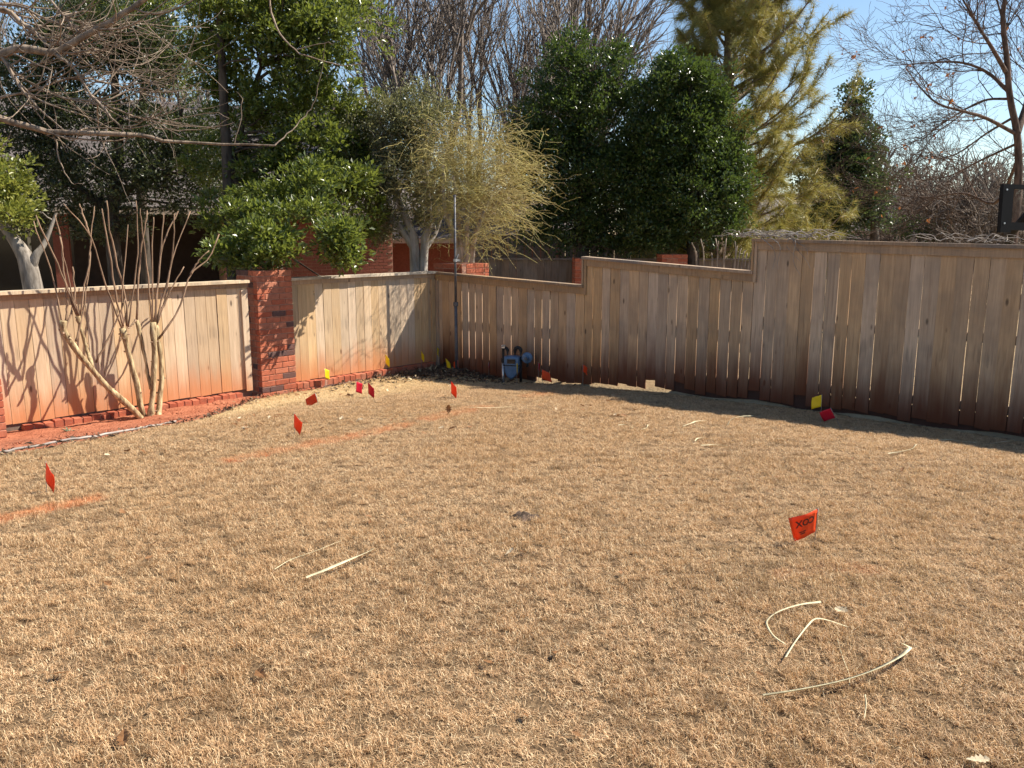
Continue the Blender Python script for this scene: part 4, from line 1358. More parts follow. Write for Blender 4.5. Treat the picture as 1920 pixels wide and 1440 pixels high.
# bare tree with rust leaves at the right edge
def rust_tree():
    g = np.random.default_rng(77)
    Y0 = 13.5
    root = thing('bare_tree', 'bare tree with a few rust leaves rising behind the backboard', 'tree', gpt(1905, Y0, -0.2))
    A = lambda x, y, dy=0.0: at(x, y, Y0 + dy)
    main = [
        ([gpt(1900, Y0, -0.2), A(1905, 400), A(1910, 320), A(1907, 250), A(1893, 180), A(1888, 110), A(1880, 30), A(1892, -40)], 0.072, 0.03),
        ([A(1907, 250), A(1930, 170, 0.3), A(1925, 80, 0.4), A(1945, -30, 0.5)], 0.06, 0.02),
        ([A(1906, 252), A(1850, 222, -0.2), A(1807, 209, -0.3), A(1760, 195, -0.4), A(1729, 168, -0.5), A(1700, 130, -0.6)], 0.032, 0.006),
        ([A(1892, 172), A(1850, 135, 0.2), A(1800, 117, 0.3), A(1740, 118, 0.4), A(1660, 124, 0.5)], 0.03, 0.005),
        ([A(1889, 140), A(1860, 90, -0.2), A(1838, 55, -0.3), A(1800, -10, -0.4)], 0.035, 0.012),
        ([A(1885, 90), A(1880, 40, 0.3), A(1860, -30, 0.4)], 0.025, 0.01),
        ([A(1908, 300), A(1868, 380, 0.8), A(1807, 362, 1.2), A(1737, 370, 1.4), A(1665, 362, 1.6)], 0.028, 0.006),
        ([A(1905, 270), A(1840, 300, 0.6), A(1780, 330, 0.8), A(1720, 340, 1.0)], 0.022, 0.005),
        ([A(1900, 220), A(1850, 250, 0.5), A(1790, 290, 0.9), A(1735, 300, 1.1)], 0.022, 0.005),
        ([A(1895, 185), A(1840, 190, 0.4), A(1770, 230, 0.5), A(1720, 270, 0.6)], 0.022, 0.005),
    ]
    big, small, ends = [], [], []
    for pts_, r0, r1 in main:
        c = curve(pts_, 16)
        big.append((c, np.linspace(r0, r1, 16)))
    spec = [(2, 0.45, 0.75, 2, 0.03, 0.12), (2, 0.5, 0.72, 2, 0.02, 0.14), (1, 0.5, 0.7, 2, 0.01, 0.15), (0, 0, 0, 0, 0, 0.15)]
    out = [[], [], []]
    for bi, (c, rr) in enumerate(big):
        for k in range(9 if bi else 5):
            i = g.integers(5 if bi == 0 else 3, 15)
            t = unit(c[i + 1 if i < 15 else i] - c[i - 1])
            d = unit(t * 0.6 + unit(g.normal(0, 1, 3)) * 0.75 + np.array([-0.15, 0, 0.1]))
            grow(out, c[i], d, g.uniform(0.45, 0.8), min(0.011, rr[i] * 0.6), 0, g, spec)
    V, F = tubes(big, 8); child(link('trunk', mesh_np('trunk', V, F, [M['bark_redbrown']], True)), root)
    tw = [(c, np.maximum(r, 0.0025)) for c, r in out[0] + out[1] + out[2]]
    V, F = tubes(tw, 3); child(link('twigs', mesh_np('twigs', V, F, [M['bark_redbrown']], True)), root)
    P, Aa = [], []
    for k in range(70):
        c, _ = tw[g.integers(len(tw))]
        for q in range(g.integers(1, 5)):
            P.append(c[-1] + g.normal(0, 0.02, 3)); Aa.append(unit(g.normal(0, 1, 3) + np.array([0, 0, -0.8])))
    V, F = leaf_mesh(np.array(P), np.array(Aa), g.uniform(0.05, 0.085, len(P)), np.full(len(P), 0.022), g)
    child(link('leaves', mesh_np('leaves', V, F, [M['rust_leaf']])), root)


rust_tree()

# brushy bare trees far off on the right
BR = [(3, 0.5, 0.9, 3, 0.05, 0.1), (3, 0.5, 0.8, 3, 0.03, 0.12), (3, 0.55, 0.75, 3, 0.02, 0.14), (2, 0.6, 0.7, 2, 0.0, 0.15), (0, 0, 0, 0, 0.0, 0.16)]
for i, (lb, px, Y) in enumerate([('brushy grey bare tree far behind the fence beside the conical holly', 1690, 33.0), ('brushy grey bare tree far behind the tall fence run', 1760, 29.0),
                                 ('brushy grey bare tree far behind the backboard', 1850, 31.0), ('brushy grey bare tree at the far right edge', 1925, 27.0)]):
    bare_tree(lb, px, Y, -0.5, 1.75, 0.09, (0, 0), BR, 300 + i, M['bark_brush'], 'brushy bare trees far off on the right', 2, rmin=0.009)
# the wood beyond: reads as one mass
out = [[], [], []]
g = np.random.default_rng(88)
for k in range(46):
    X0 = -75 + 155 * (k + g.random()) / 46
    grow(out, np.array([X0, 68 + g.uniform(-6, 14), -0.6]), np.array([0, 0, 1.0]), g.uniform(2.6, 4.0), 0.2, 0, g, [(3, 0.4, 0.8, 1, 0.05, 0.08), (3, 0.45, 0.75, 2, 0.03, 0.1), (3, 0.5, 0.7, 2, 0, 0.12), (0, 0, 0, 0, 0, 0.14)])
V, F = tubes([(c, np.maximum(r, 0.03)) for c, r in out[0] + out[1] + out[2]], 3)
tag(link('distant_wood', mesh_np('distant_wood', V, F, [M['bark_brush']])), 'far off bare wood along the horizon', 'wood', None, 'stuff')


# --- bare limbs reaching in at top left: a tree whose trunk stands just out of frame
def near_tree():
    g = np.random.default_rng(12)
    Y0 = 6.3
    A = lambda x, y, dy=0.0: at(x, y, Y0 + dy)
    b = np.array([-5.9, 6.6, float(gz(-5.9, 6.6))])
    root = thing('leafless_tree', 'leafless tree reaching tan crooked limbs in at the top left', 'tree', b)
    fork = np.array([-5.5, 6.5, 3.2])
    polys = [(curve([b, b + np.array([0.1, 0, 1.2]), b + np.array([0.25, -0.05, 2.0]), fork], 8), np.linspace(0.12, 0.085, 8))]
    main = [
        ([fork, A(-150, 160), A(-30, 120), A(20, 94), A(60, 93), A(100, 98), A(140, 78), A(190, 50), A(230, 25), A(275, -5), A(330, -40)], 0.036, 0.016),
        ([fork, A(-200, 180, -0.3), A(-40, 205, -0.3), A(0, 220, -0.3), A(60, 240, -0.25), A(110, 248, -0.2), A(220, 252, -0.2), A(265, 252, -0.1), A(300, 262, -0.1), A(350, 266), A(430, 271), A(515, 273)], 0.03, 0.006),
        ([A(515, 273), A(545, 245, 0.1), A(575, 212, 0.2), A(592, 185, 0.2), A(603, 130, 0.2), A(609, 82, 0.2)], 0.005, 0.002),
        ([A(440, 268), A(451, 225), A(455, 190), A(443, 172)], 0.004, 0.002),
        ([A(505, -30, 0.4), A(507, 10, 0.4), A(520, 55, 0.4), A(548, 90, 0.4), A(580, 108, 0.4), A(640, 121, 0.5), A(690, 118, 0.5)], 0.009, 0.003),
        ([A(556, 93, 0.4), A(585, 85, 0.4), A(612, 80, 0.4), A(622, 82, 0.4), A(634, 77, 0.4)], 0.004, 0.0015),
        ([A(100, 98), A(140, 130, -0.1), A(165, 170, -0.1), A(200, 210, -0.15), A(234, 250, -0.15)], 0.012, 0.006),
        ([fork, A(-120, 20, 0.3), A(0, 18, 0.3), A(40, 42, 0.3), A(75, 68, 0.2), A(88, 90, 0.1)], 0.025, 0.012),
        ([A(-30, 10, 0.2), A(30, 10, 0.2), A(75, 30, 0.2), A(100, 42, 0.2), A(140, 38, 0.2), A(180, 48, 0.2)], 0.012, 0.004),
        ([A(40, 42, 0.3), A(60, 70, 0.2), A(110, 68, 0.1), A(125, 60, 0.1)], 0.01, 0.004),
        ([A(105, 178, -0.1), A(150, 187, -0.1), A(200, 187, -0.1), A(240, 170, 0), A(268, 165, 0), A(300, 173, 0), A(338, 170, 0)], 0.009, 0.003),
        ([A(195, 196, -0.1), A(240, 214, -0.1), A(270, 222, 0), A(295, 215, 0), A(310, 195, 0), A(328, 172, 0)], 0.007, 0.002),
        ([A(-20, 60, 0.1), A(0, 100, 0), A(30, 150, -0.1), A(60, 190, -0.2), A(120, 245, -0.2)], 0.016, 0.005),
        ([A(95, 0, 0.3), A(130, 40, 0.2), A(170, 85, 0.1), A(230, 130, 0.1), A(300, 163, 0)], 0.009, 0.003),
        ([A(-20, 190, -0.2), A(60, 170, -0.1), A(120, 150, 0), A(190, 140, 0), A(225, 125, 0)], 0.010, 0.003),
        ([A(100, 255, -0.2), A(108, 290, -0.2), A(120, 320, -0.2), A(135, 342, -0.2), A(155, 345, -0.2)], 0.006, 0.002),
        ([A(130, 255, -0.2), A(150, 275, -0.2), A(172, 295, -0.2), A(178, 310, -0.2), A(168, 325, -0.2)], 0.005, 0.0015),
        ([A(-20, 290, -0.3), A(5, 275, -0.3), A(20, 250, -0.3)], 0.005, 0.002),
        ([A(190, 187, 0), A(160, 175, 0), A(165, 160, 0), A(190, 150, 0), A(205, 148, 0)], 0.006, 0.002),
        ([A(150, 245, -0.1), A(180, 238, 0), A(230, 240, 0), A(290, 232, 0), A(340, 222, 0.1), A(395, 210, 0.1), A(430, 222, 0.1)], 0.006, 0.002),
        ([A(290, 240, 0), A(330, 243, 0.1), A(390, 240, 0.1), A(430, 222, 0.1)], 0.005, 0.002),
    ]
    for pts_, r0, r1 in main:
        n = 20 if len(pts_) > 5 else 12
        c = curve(pts_, n)
        c[1:-1] += g.normal(0, 0.004, (n - 2, 3))
        polys.append((c, np.linspace(r0, r1, n)))
    limbs_ = polys[1:]
    src = [limbs_[i] for i in (0, 1, 6, 7, 8, 9, 10, 11, 12, 13, 14, 14, 12, 13)]
    tw = []
    for k in range(250):
        if k < 140 or not tw:
            c, rr = src[g.integers(len(src))]
            i = g.integers(2, len(c) - 1)
        else:
            c, rr = tw[g.integers(len(tw))]
            i = g.integers(2, len(c) - 1)
        p = c[i]
        q = p[:1] / p[1] * FPX + 960
        if q[0] > 330 or q[0] < -60: continue
        d = unit(np.array([g.normal(0.8, 0.5), g.normal(0, 0.4), g.normal(-0.25, 0.4)]))
        L = g.uniform(0.25, 0.8)
        n = 9
        curl = g.normal(0, 0.5, 3) * np.array([0.5, 0.5, 1]); curl[2] += 0.6
        pts_ = [p]
        dd = d.copy()
        for s in range(n - 1):
            dd = unit(dd + curl * 0.16 + g.normal(0, 0.09, 3))
            pts_.append(pts_[-1] + dd * L / (n - 1))
        r0 = min(rr[i] * 0.75, g.uniform(0.004, 0.0085))
        tw.append((np.array(pts_), np.linspace(r0, r0 * 0.45, n)))
    V, F = tubes(polys[:1], 10); child(link('trunk', mesh_np('trunk', V, F, [M['bark_brown']], True)), root)
    V, F = tubes(polys[1:3], 9); child(link('limbs', mesh_np('limbs', V, F, [M['twig_tan']], True)), root)
    V, F = tubes(polys[3:] + tw, 6); child(link('twigs', mesh_np('twigs', V, F, [M['twig_tan']], True)), root)


near_tree()


# --- hard-pruned multi-stemmed tree in the red bed
def pruned_tree():
    g = np.random.default_rng(5)
    b = gnd(285, 786)
    Y0 = b[1]
    root = thing('pruned_tree', 'hard-pruned tree with cream stems and thin brown shoots in the red bed', 'tree', b)
    n3 = np.array([LN[0], LN[1], 0.0])

    def A(x, y, dy=0.0):       # a point in the upright plane through the foot, parallel to the fence
        d = ray(x, y)
        o = np.array([0, 0, EYE])
        return o + d * (((b - o) @ n3 - dy * 0.7) / (d @ n3))
    b0 = lambda x, y: np.array([*gnd(x, y)[:2], gnd(x, y)[2] - 0.05])
    stems = [([b0(272, 786), A(258, 776), A(202, 725, -0.05), A(155, 671, -0.12), A(123, 627, -0.16), A(119, 602, -0.18)], 0.036, 0.026),
             ([b0(272, 784), A(266, 770, 0.03), A(253, 707, 0.05), A(237, 649, 0.05), A(229, 615, 0.04)], 0.038, 0.026),
             ([b0(284, 787), A(283, 770), A(289, 685, -0.04), A(287, 604, -0.05)], 0.037, 0.026),
             ([b0(299, 785), A(298, 770, 0.05), A(303, 703, 0.08), A(298, 640, 0.08), A(291, 608, 0.07)], 0.036, 0.022),
             ([A(283, 730, -0.02), A(275, 690, 0.04), A(267, 649, 0.05), A(256, 600, 0.06)], 0.02, 0.017),
             ([A(173, 690, -0.1), A(163, 655, 0.05), A(154, 625, 0.08), A(146, 592, 0.1)], 0.022, 0.017)]
    stem_objs = []
    for i, (p, r0, r1) in enumerate(stems):
        c = curve(p, 14)
        rad = np.linspace(r0, r1, 14) * (1 + g.normal(0, 0.09, 14)); rad[-3:] *= np.array([1.2, 1.45, 1.2]); c[1:-1] += g.normal(0, 0.0035, (12, 3))
        st = child(MB().tube(c, rad, 10).build('stem', M['crape'], smooth=True), root)
        stem_objs.append((st, c[-1]))
        for q in range(9 if i < 4 else 4):                 # short pruned stubs
            j = g.integers(4, 14); d = unit(g.normal(0, 1, 3) + np.array([0, 0, 0.5]))
            child(MB().tube([c[j], c[j] + d * rad[j] * 1.0, c[j] + d * (rad[j] + g.uniform(0.008, 0.03))], [0.012, 0.010, 0.008], 6).build('stub', M['crape_shoot']), st)
    shoots = [[(121, 622), (97, 512), (63, 414)], [(146, 592), (119, 522), (67, 403)], [(144, 592), (120, 515), (116, 457), (103, 403)], [(148, 592), (132, 540), (112, 443)],
              [(150, 592), (166, 486), (177, 387)], [(228, 615), (195, 522), (168, 439), (119, 382)], [(168, 439), (158, 410), (149, 382)], [(231, 612), (217, 555), (202, 454), (191, 391)],
              [(238, 612), (236, 560), (217, 486), (206, 425), (200, 376)], [(240, 615), (253, 522), (258, 450), (255, 376)], [(285, 606), (276, 504), (267, 432), (263, 391)], [(256, 600), (262, 500), (270, 440), (276, 395)],
              [(286, 604), (285, 468), (288, 407)], [(289, 606), (300, 486), (307, 400)], [(291, 608), (303, 468), (334, 396)], [(292, 608), (321, 494), (327, 400)], [(293, 610), (310, 560), (325, 479), (357, 396)],
              [(298, 635), (336, 577), (357, 515), (390, 486), (411, 439)], [(357, 515), (372, 490), (392, 470)], [(231, 612), (228, 560), (231, 522), (240, 421)], [(122, 620), (140, 560), (136, 500)],
              [(255, 600), (246, 610), (240, 616)], [(122, 604), (126, 570), (122, 540)], [(290, 606), (322, 540), (345, 500)], [(142, 640), (150, 610), (160, 560), (170, 470)], [(180, 680), (215, 610), (235, 560)]]
    for sh in shoots:
        dy = g.uniform(-0.1, 0.14)
        p = [A(x, y, dy * (j / (len(sh) - 1)) + 0.02) for j, (x, y) in enumerate(sh)]
        c = curve(p, 12)
        c[1:-1] += g.normal(0, 0.004, (10, 3))
        r = g.uniform(0.009, 0.0125)
        child(MB().tube(c, np.linspace(r, r * 0.55, 12) * (1 + 0.12 * np.sin(np.arange(12) * 2.1)), 6).build('shoot', M['crape_shoot'], smooth=True), min(stem_objs, key=lambda q: np.linalg.norm(q[1] - c[0]))[0])


pruned_tree()


# cut sticks of another pruned shrub, standing behind the second run of the stepped fence
def cut_shrub():
    g = np.random.default_rng(9)
    Y0 = 14.2
    root = thing('pruned_shrub', 'row of pale pruned canes standing behind the middle fence run', 'shrub', gpt(1345, Y0, -0.3))
    for x, y in [(1297, 455), (1301, 470), (1314, 448), (1342, 447), (1347, 452), (1357, 458), (1362, 447), (1378, 452), (1383, 461), (1390, 466), (1398, 470), (1330, 480), (1401, 480), (1410, 475)]:
        p = [gpt(1345 + (x - 1345) * 0.6, Y0, -0.3), at(x - (x - 1350) * 0.12 + g.uniform(-3, 3), 495, Y0), at(x, y, Y0 + g.uniform(-0.15, 0.15))]
        c = curve(p, 8)
        child(MB().tube(c, np.linspace(0.016, 0.009, 8), 6).build('cane', M['twig_tan'], smooth=True), root)


cut_shrub()


# dead vine lying over the top of the tall fence run
def dead_vine(label, s0, s1, n, hang, seed):
    g = np.random.default_rng(seed)
    zt = lambda s: (SECT[2][2] + (SECT[2][3] - SECT[2][2]) * (s - SECT[2][0]) / (SECT[2][1] - SECT[2][0])) if s > SECT[2][0] else SECT[2][2]
    root = thing('dead_vine', label, 'vine', rp((s0 + s1) / 2, 0, zt((s0 + s1) / 2)))
    polys = []
    for k in range(n):
        s = g.uniform(s0, s1); L = g.uniform(0.12, 0.38); sg = g.choice([-1, 1])
        off = g.uniform(-0.12, 0.04)
        m = 9
        t = np.linspace(0, 1, m)
        arch = g.uniform(0.02, 0.09)
        c = np.array([rp(s + sg * L * u + 0.03 * math.sin(u * 7 + k), off + 0.05 * math.sin(u * 5 + k * 2), zt(s) + 0.008 + arch * math.sin(u * math.pi) + 0.02 * math.sin(3 * u + k) ** 2) for u in t])
        polys.append((c, np.linspace(0.005, 0.002, m) * g.uniform(0.6, 1.3)))
    for k in range(hang):
        s = g.uniform(s0 + 0.35, s1 - 0.2); dl_ = g.uniform(0.15, 0.5)
        m = 9
        t = np.linspace(0, 1, m)
        c = np.array([rp(s + 0.18 * u * g.choice([1]) + 0.05 * math.sin(u * 6 + k), 0.0 + 0.075 * min(1, u * 4) + 0.01 * math.sin(k + u * 4), zt(s) + 0.03 * math.sin(u * math.pi) - dl_ * max(0, u - 0.15) ** 1.2) for u in t])
        polys.append((c, np.linspace(0.0055, 0.002, m)))
    V, F = tubes(polys, 5)
    child(link('stems', mesh_np('stems', V, F, [M['vine']], True)), root)


dead_vine('tangled dead vine hanging over the upper fence step', 4.95, 5.95, 60, 6, 61)
dead_vine('short wisps of dead vine on the fence cap below the backboard', 7.0, 7.75, 16, 0, 62)

# ------------------------------------------------------------------ objects in the yard
# steel pole in front of the corner
def beside(px, py, off):
    d = ray(px, py); n3 = np.array([*RN, 0.0]); o3 = np.array([0, 0, EYE])
    return o3 + d * (((np.array([*CORNER, 0]) - o3) @ n3 + off) / (d @ n3))


pb = beside(856, 690, 0.14)
pb = np.array([pb[0], pb[1], float(gz(pb[0], pb[1]))])
pole = thing('steel_pole', 'thin galvanised steel pole standing against the fence corner', 'pole', pb)
Yp = pb[1]
ztop = at(856, 366, Yp)[2] - pb[2]; zj = at(856, 570, Yp)[2] - pb[2]; zc = at(856, 488, Yp)[2] - pb[2]
MB().tube([(0, 0, -0.1), (0, 0, zj)], 0.025, 12).build('lower_tube', M['galv'], pole, smooth=True)
up_ = MB().tube([(0, 0, zj), (0.0, 0, zc), (0.004, 0, ztop)], [0.019, 0.018, 0.015], 12).build('upper_tube', M['galv'], pole, smooth=True)
MB().lathe([(0.0, -0.03), (0.037, -0.03), (0.039, 0.0), (0.037, 0.03), (0.0, 0.031)], 14, (0, 0, zj)).build('coupling', M['galv'], pole, smooth=False)
MB().lathe([(0.0, -0.02), (0.031, -0.02), (0.031, 0.02), (0.0, 0.021)], 14, (0, 0, zc)).cbox((0.03, 0.02, 0.0 + zc), 0.035, 0.006, 0.014).tube([(0.02, -0.01, zc + 0.02), (0.05, 0.0, zc + 0.09)], 0.008, 6).build('clamp', M['alum'], up_)
MB().lathe([(0.0, ztop + 0.006), (0.021, ztop + 0.004), (0.021, ztop - 0.03), (0.0, ztop - 0.031)][::-1], 12).build('end_cap', M['galv'], up_)


# gas meter
def gas_meter():
    c = at(960, 690, 12.0)
    w = beside(962, 700, 0.24)
    b = np.array([w[0], w[1], float(gz(w[0], w[1]))])
    root = thing('gas_meter', 'blue grey gas meter with round regulator against the shaded fence', 'meter', b, -0.25)
    k = 12.15 / FPX
    zb = lambda py: at(960, py, b[1])[2] - b[2]
    x = lambda px: (px - 962) * k
    # body: flat shoulders, rounded belly, domed front
    prof = [(x(947), zb(668)), (x(947), zb(684)), (x(948.5), zb(697)), (x(953), zb(706)), (x(960), zb(710.5)), (x(967), zb(706)), (x(973), zb(697)), (x(976), zb(684)), (x(976), zb(668)), (x(961), zb(666.5))]
    prof = np.array(prof)
    cen = prof.mean(0)
    n = len(prof)
    rings = []
    for yo, sc_ in ((-0.085, 0.86), (-0.072, 0.97), (-0.05, 1.0), (0.06, 1.0), (0.08, 0.94)):
        q = cen + (prof - cen) * sc_
        rings.append(np.stack([q[:, 0], np.full(n, yo), q[:, 1]], 1))
    mb = MB()
    F = []
    for i in range(len(rings) - 1):
        r0 = i * n + np.arange(n); r1 = r0 + n
        F.append(np.stack([r0, np.roll(r0, -1), np.roll(r1, -1), r1], 1))
    mb.add(np.concatenate(rings), np.concatenate(F))
    base = mb.n
    fc = np.concatenate([[[cen[0], -0.087, cen[1]]], [[cen[0], 0.082, cen[1]]]])
    mb.V.append(fc); mb.n += 2
    r = np.arange(n)
    mb.F3.append(np.stack([np.roll(r, -1), r, np.full(n, base)], 1)); r2 = r + 4 * n
    mb.F3.append(np.stack([r2, np.roll(r2, -1), np.full(n, base + 1)], 1))
    body = mb.build('body', M['meter'], root, smooth=False)
    MB().box(x(946), x(977), -0.094, 0.07, zb(684.6), zb(682.8)).build('seam_flange', M['black_iron'], body)
    MB().box(x(954), x(969), -0.098, -0.086, zb(680), zb(672)).build('index_window', M['dark_glass'], body)
    # inlet riser with valve, black arch over to the meter, outlet arch to the regulator
    MB().tube([(x(943.5), 0, -0.1), (x(943.5), 0, zb(681))], 0.021, 10).build('riser_pipe', M['alum'], root, smooth=True)
    MB().tube([(x(943.5), 0, zb(681)), (x(943.5), 0, zb(650))], 0.02, 10).lathe([(0.0, -0.035), (0.034, -0.03), (0.034, 0.03), (0.0, 0.035)], 12, (x(943.5), 0, zb(676))).build('valve', M['black_iron'], root, smooth=False)
    MB().box(x(941), x(947), -0.03, 0.03, zb(653), zb(647.5)).tube([(x(942), -0.02, zb(650)), (x(948), -0.05, zb(647))], 0.012, 6).build('valve_cap', M['alum'], root)
    arch = lambda x0, x1, z0, zt: [(x0, 0, z0)] + [((x0 + x1) / 2 + (x0 - x1) / 2 * math.cos(a), 0, zt + (abs(x1 - x0) / 2) * math.sin(a)) for a in np.linspace(0, math.pi, 9)] + [(x1, 0, z0)]
    MB().tube(arch(x(943.5), x(951.5), zb(668), zb(657)), 0.022, 10).build('inlet_bend', M['black_iron'], root, smooth=True)
    MB().tube(arch(x(965.5), x(976.5), zb(668), zb(657)), 0.026, 10).build('outlet_bend', M['black_iron'], root, smooth=True)
    MB().tube([(x(976.5), 0, zb(668)), (x(979), 0, zb(674)), (x(985), 0, zb(674)), (x(989), 0, zb(674))], 0.024, 10).tube([(x(976.5), 0, zb(668)), (x(976.5), 0, -0.05)], 0.02, 8).build('outlet_pipe', M['black_iron'], root, smooth=True)
    cxr, czr = x(989.5), zb(669)
    prof2 = [(0.0, 0.075), (0.03, 0.072), (0.036, 0.03), (0.066, 0.022), (0.078, 0.012), (0.079, -0.006), (0.066, -0.02), (0.035, -0.045), (0.0, -0.05)]
    rg = MB().lathe([(r_, h) for r_, h in prof2], 22, (cxr, -0.04, czr), 'y').build('regulator', M['meter'], root, smooth=False)
    MB().lathe([(0.0, 0.106), (0.02, 0.104), (0.022, 0.07), (0.0, 0.069)], 12, (cxr, -0.045, czr), 'y').build('regulator_cap', M['galv'], rg)
    MB().tube([(cxr, 0.0, czr), (cxr, 0.0, czr - 0.12), (cxr - 0.02, 0.0, czr - 0.13)], 0.016, 8).build('vent', M['black_iron'], rg)


gas_meter()


# basketball backboard over the fence at the right edge
def backboard():
    Yb = 11.0
    p = at(1990, 400, Yb)
    root = thing('basketball_backboard', 'black framed clear basketball backboard rising above the fence at the right', 'backboard', (p[0] + 0.05, Yb + 0.9, -0.2))
    q = np.array([p[0] + 0.05, Yb + 0.9, -0.2])
    t = NT('clear_acrylic')
    gl = t.n('ShaderNodeBsdfGlass'); gl.inputs['IOR'].default_value = 1.05; gl.inputs['Roughness'].default_value = 0.02; gl.inputs['Color'].default_value = (0.93, 0.95, 0.96, 1)
    trn = t.n('ShaderNodeBsdfTransparent'); mx = t.n('ShaderNodeMixShader'); mx.inputs[0].default_value = 0.85
    t.l(gl.outputs[0], mx.inputs[1]); t.l(trn.outputs[0], mx.inputs[2]); t.l(mx.outputs[0], t.out.inputs['Surface'])
    # frame axes: horizontal u running right and a little away, tilted by a few degrees
    o = at(1872, 436, Yb)
    u = unit(np.array([1.0, 0.25, -0.02])); v = unit(at(1879, 345, Yb) - o)
    n = unit(np.cross(u, v))
    Hh = np.linalg.norm(at(1879, 345, Yb) - o); Wd = 1.12
    bw_ = 0.165

    def bar(a0, a1, b0, b1, d0=-0.03, d1=0.03):
        V = [o + u * a + v * b + n * d for d in (d0, d1) for a, b in ((a0, b0), (a1, b0), (a1, b1), (a0, b1))]
        return np.array(V), BOXF
    for a0, a1, b0, b1 in ((0, bw_, 0, Hh), (Wd - bw_, Wd, 0, Hh), (bw_, Wd - bw_, Hh - 0.06, Hh), (bw_, Wd - bw_, 0.035, 0.135)):
        child(MB().add(*bar(a0, a1, b0, b1)).build('frame_bar', M['black_paint']), root)
    child(MB().add(*bar(bw_, Wd - bw_, 0.135, Hh - 0.06, -0.004, 0.004)).build('clear_panel', t.m), root)
    for a, b in ((0.05, Hh - 0.07), (0.05, 0.12), (Wd - 0.05, Hh - 0.07), (Wd - 0.05, 0.12)):
        c = o + u * a + v * b - n * 0.0
        for sgn in (-1, 1):
            mb = MB(); mb.tube([c + n * 0.028 * sgn, c + n * 0.04 * sgn], 0.012, 10)
            child(mb.build('bolt', M['alum']), root)
    m = o + u * Wd / 2
    child(MB().tube([q + np.array([0.1, 0.5, -0.2]), q + np.array([0.1, 0.5, 1.9]), m + np.array([0, 0.5, 0.0]), m + v * 0.3 + np.array([0, 0.08, 0])], 0.055, 10).build('post', M['black_paint'], smooth=True), root)


backboard()


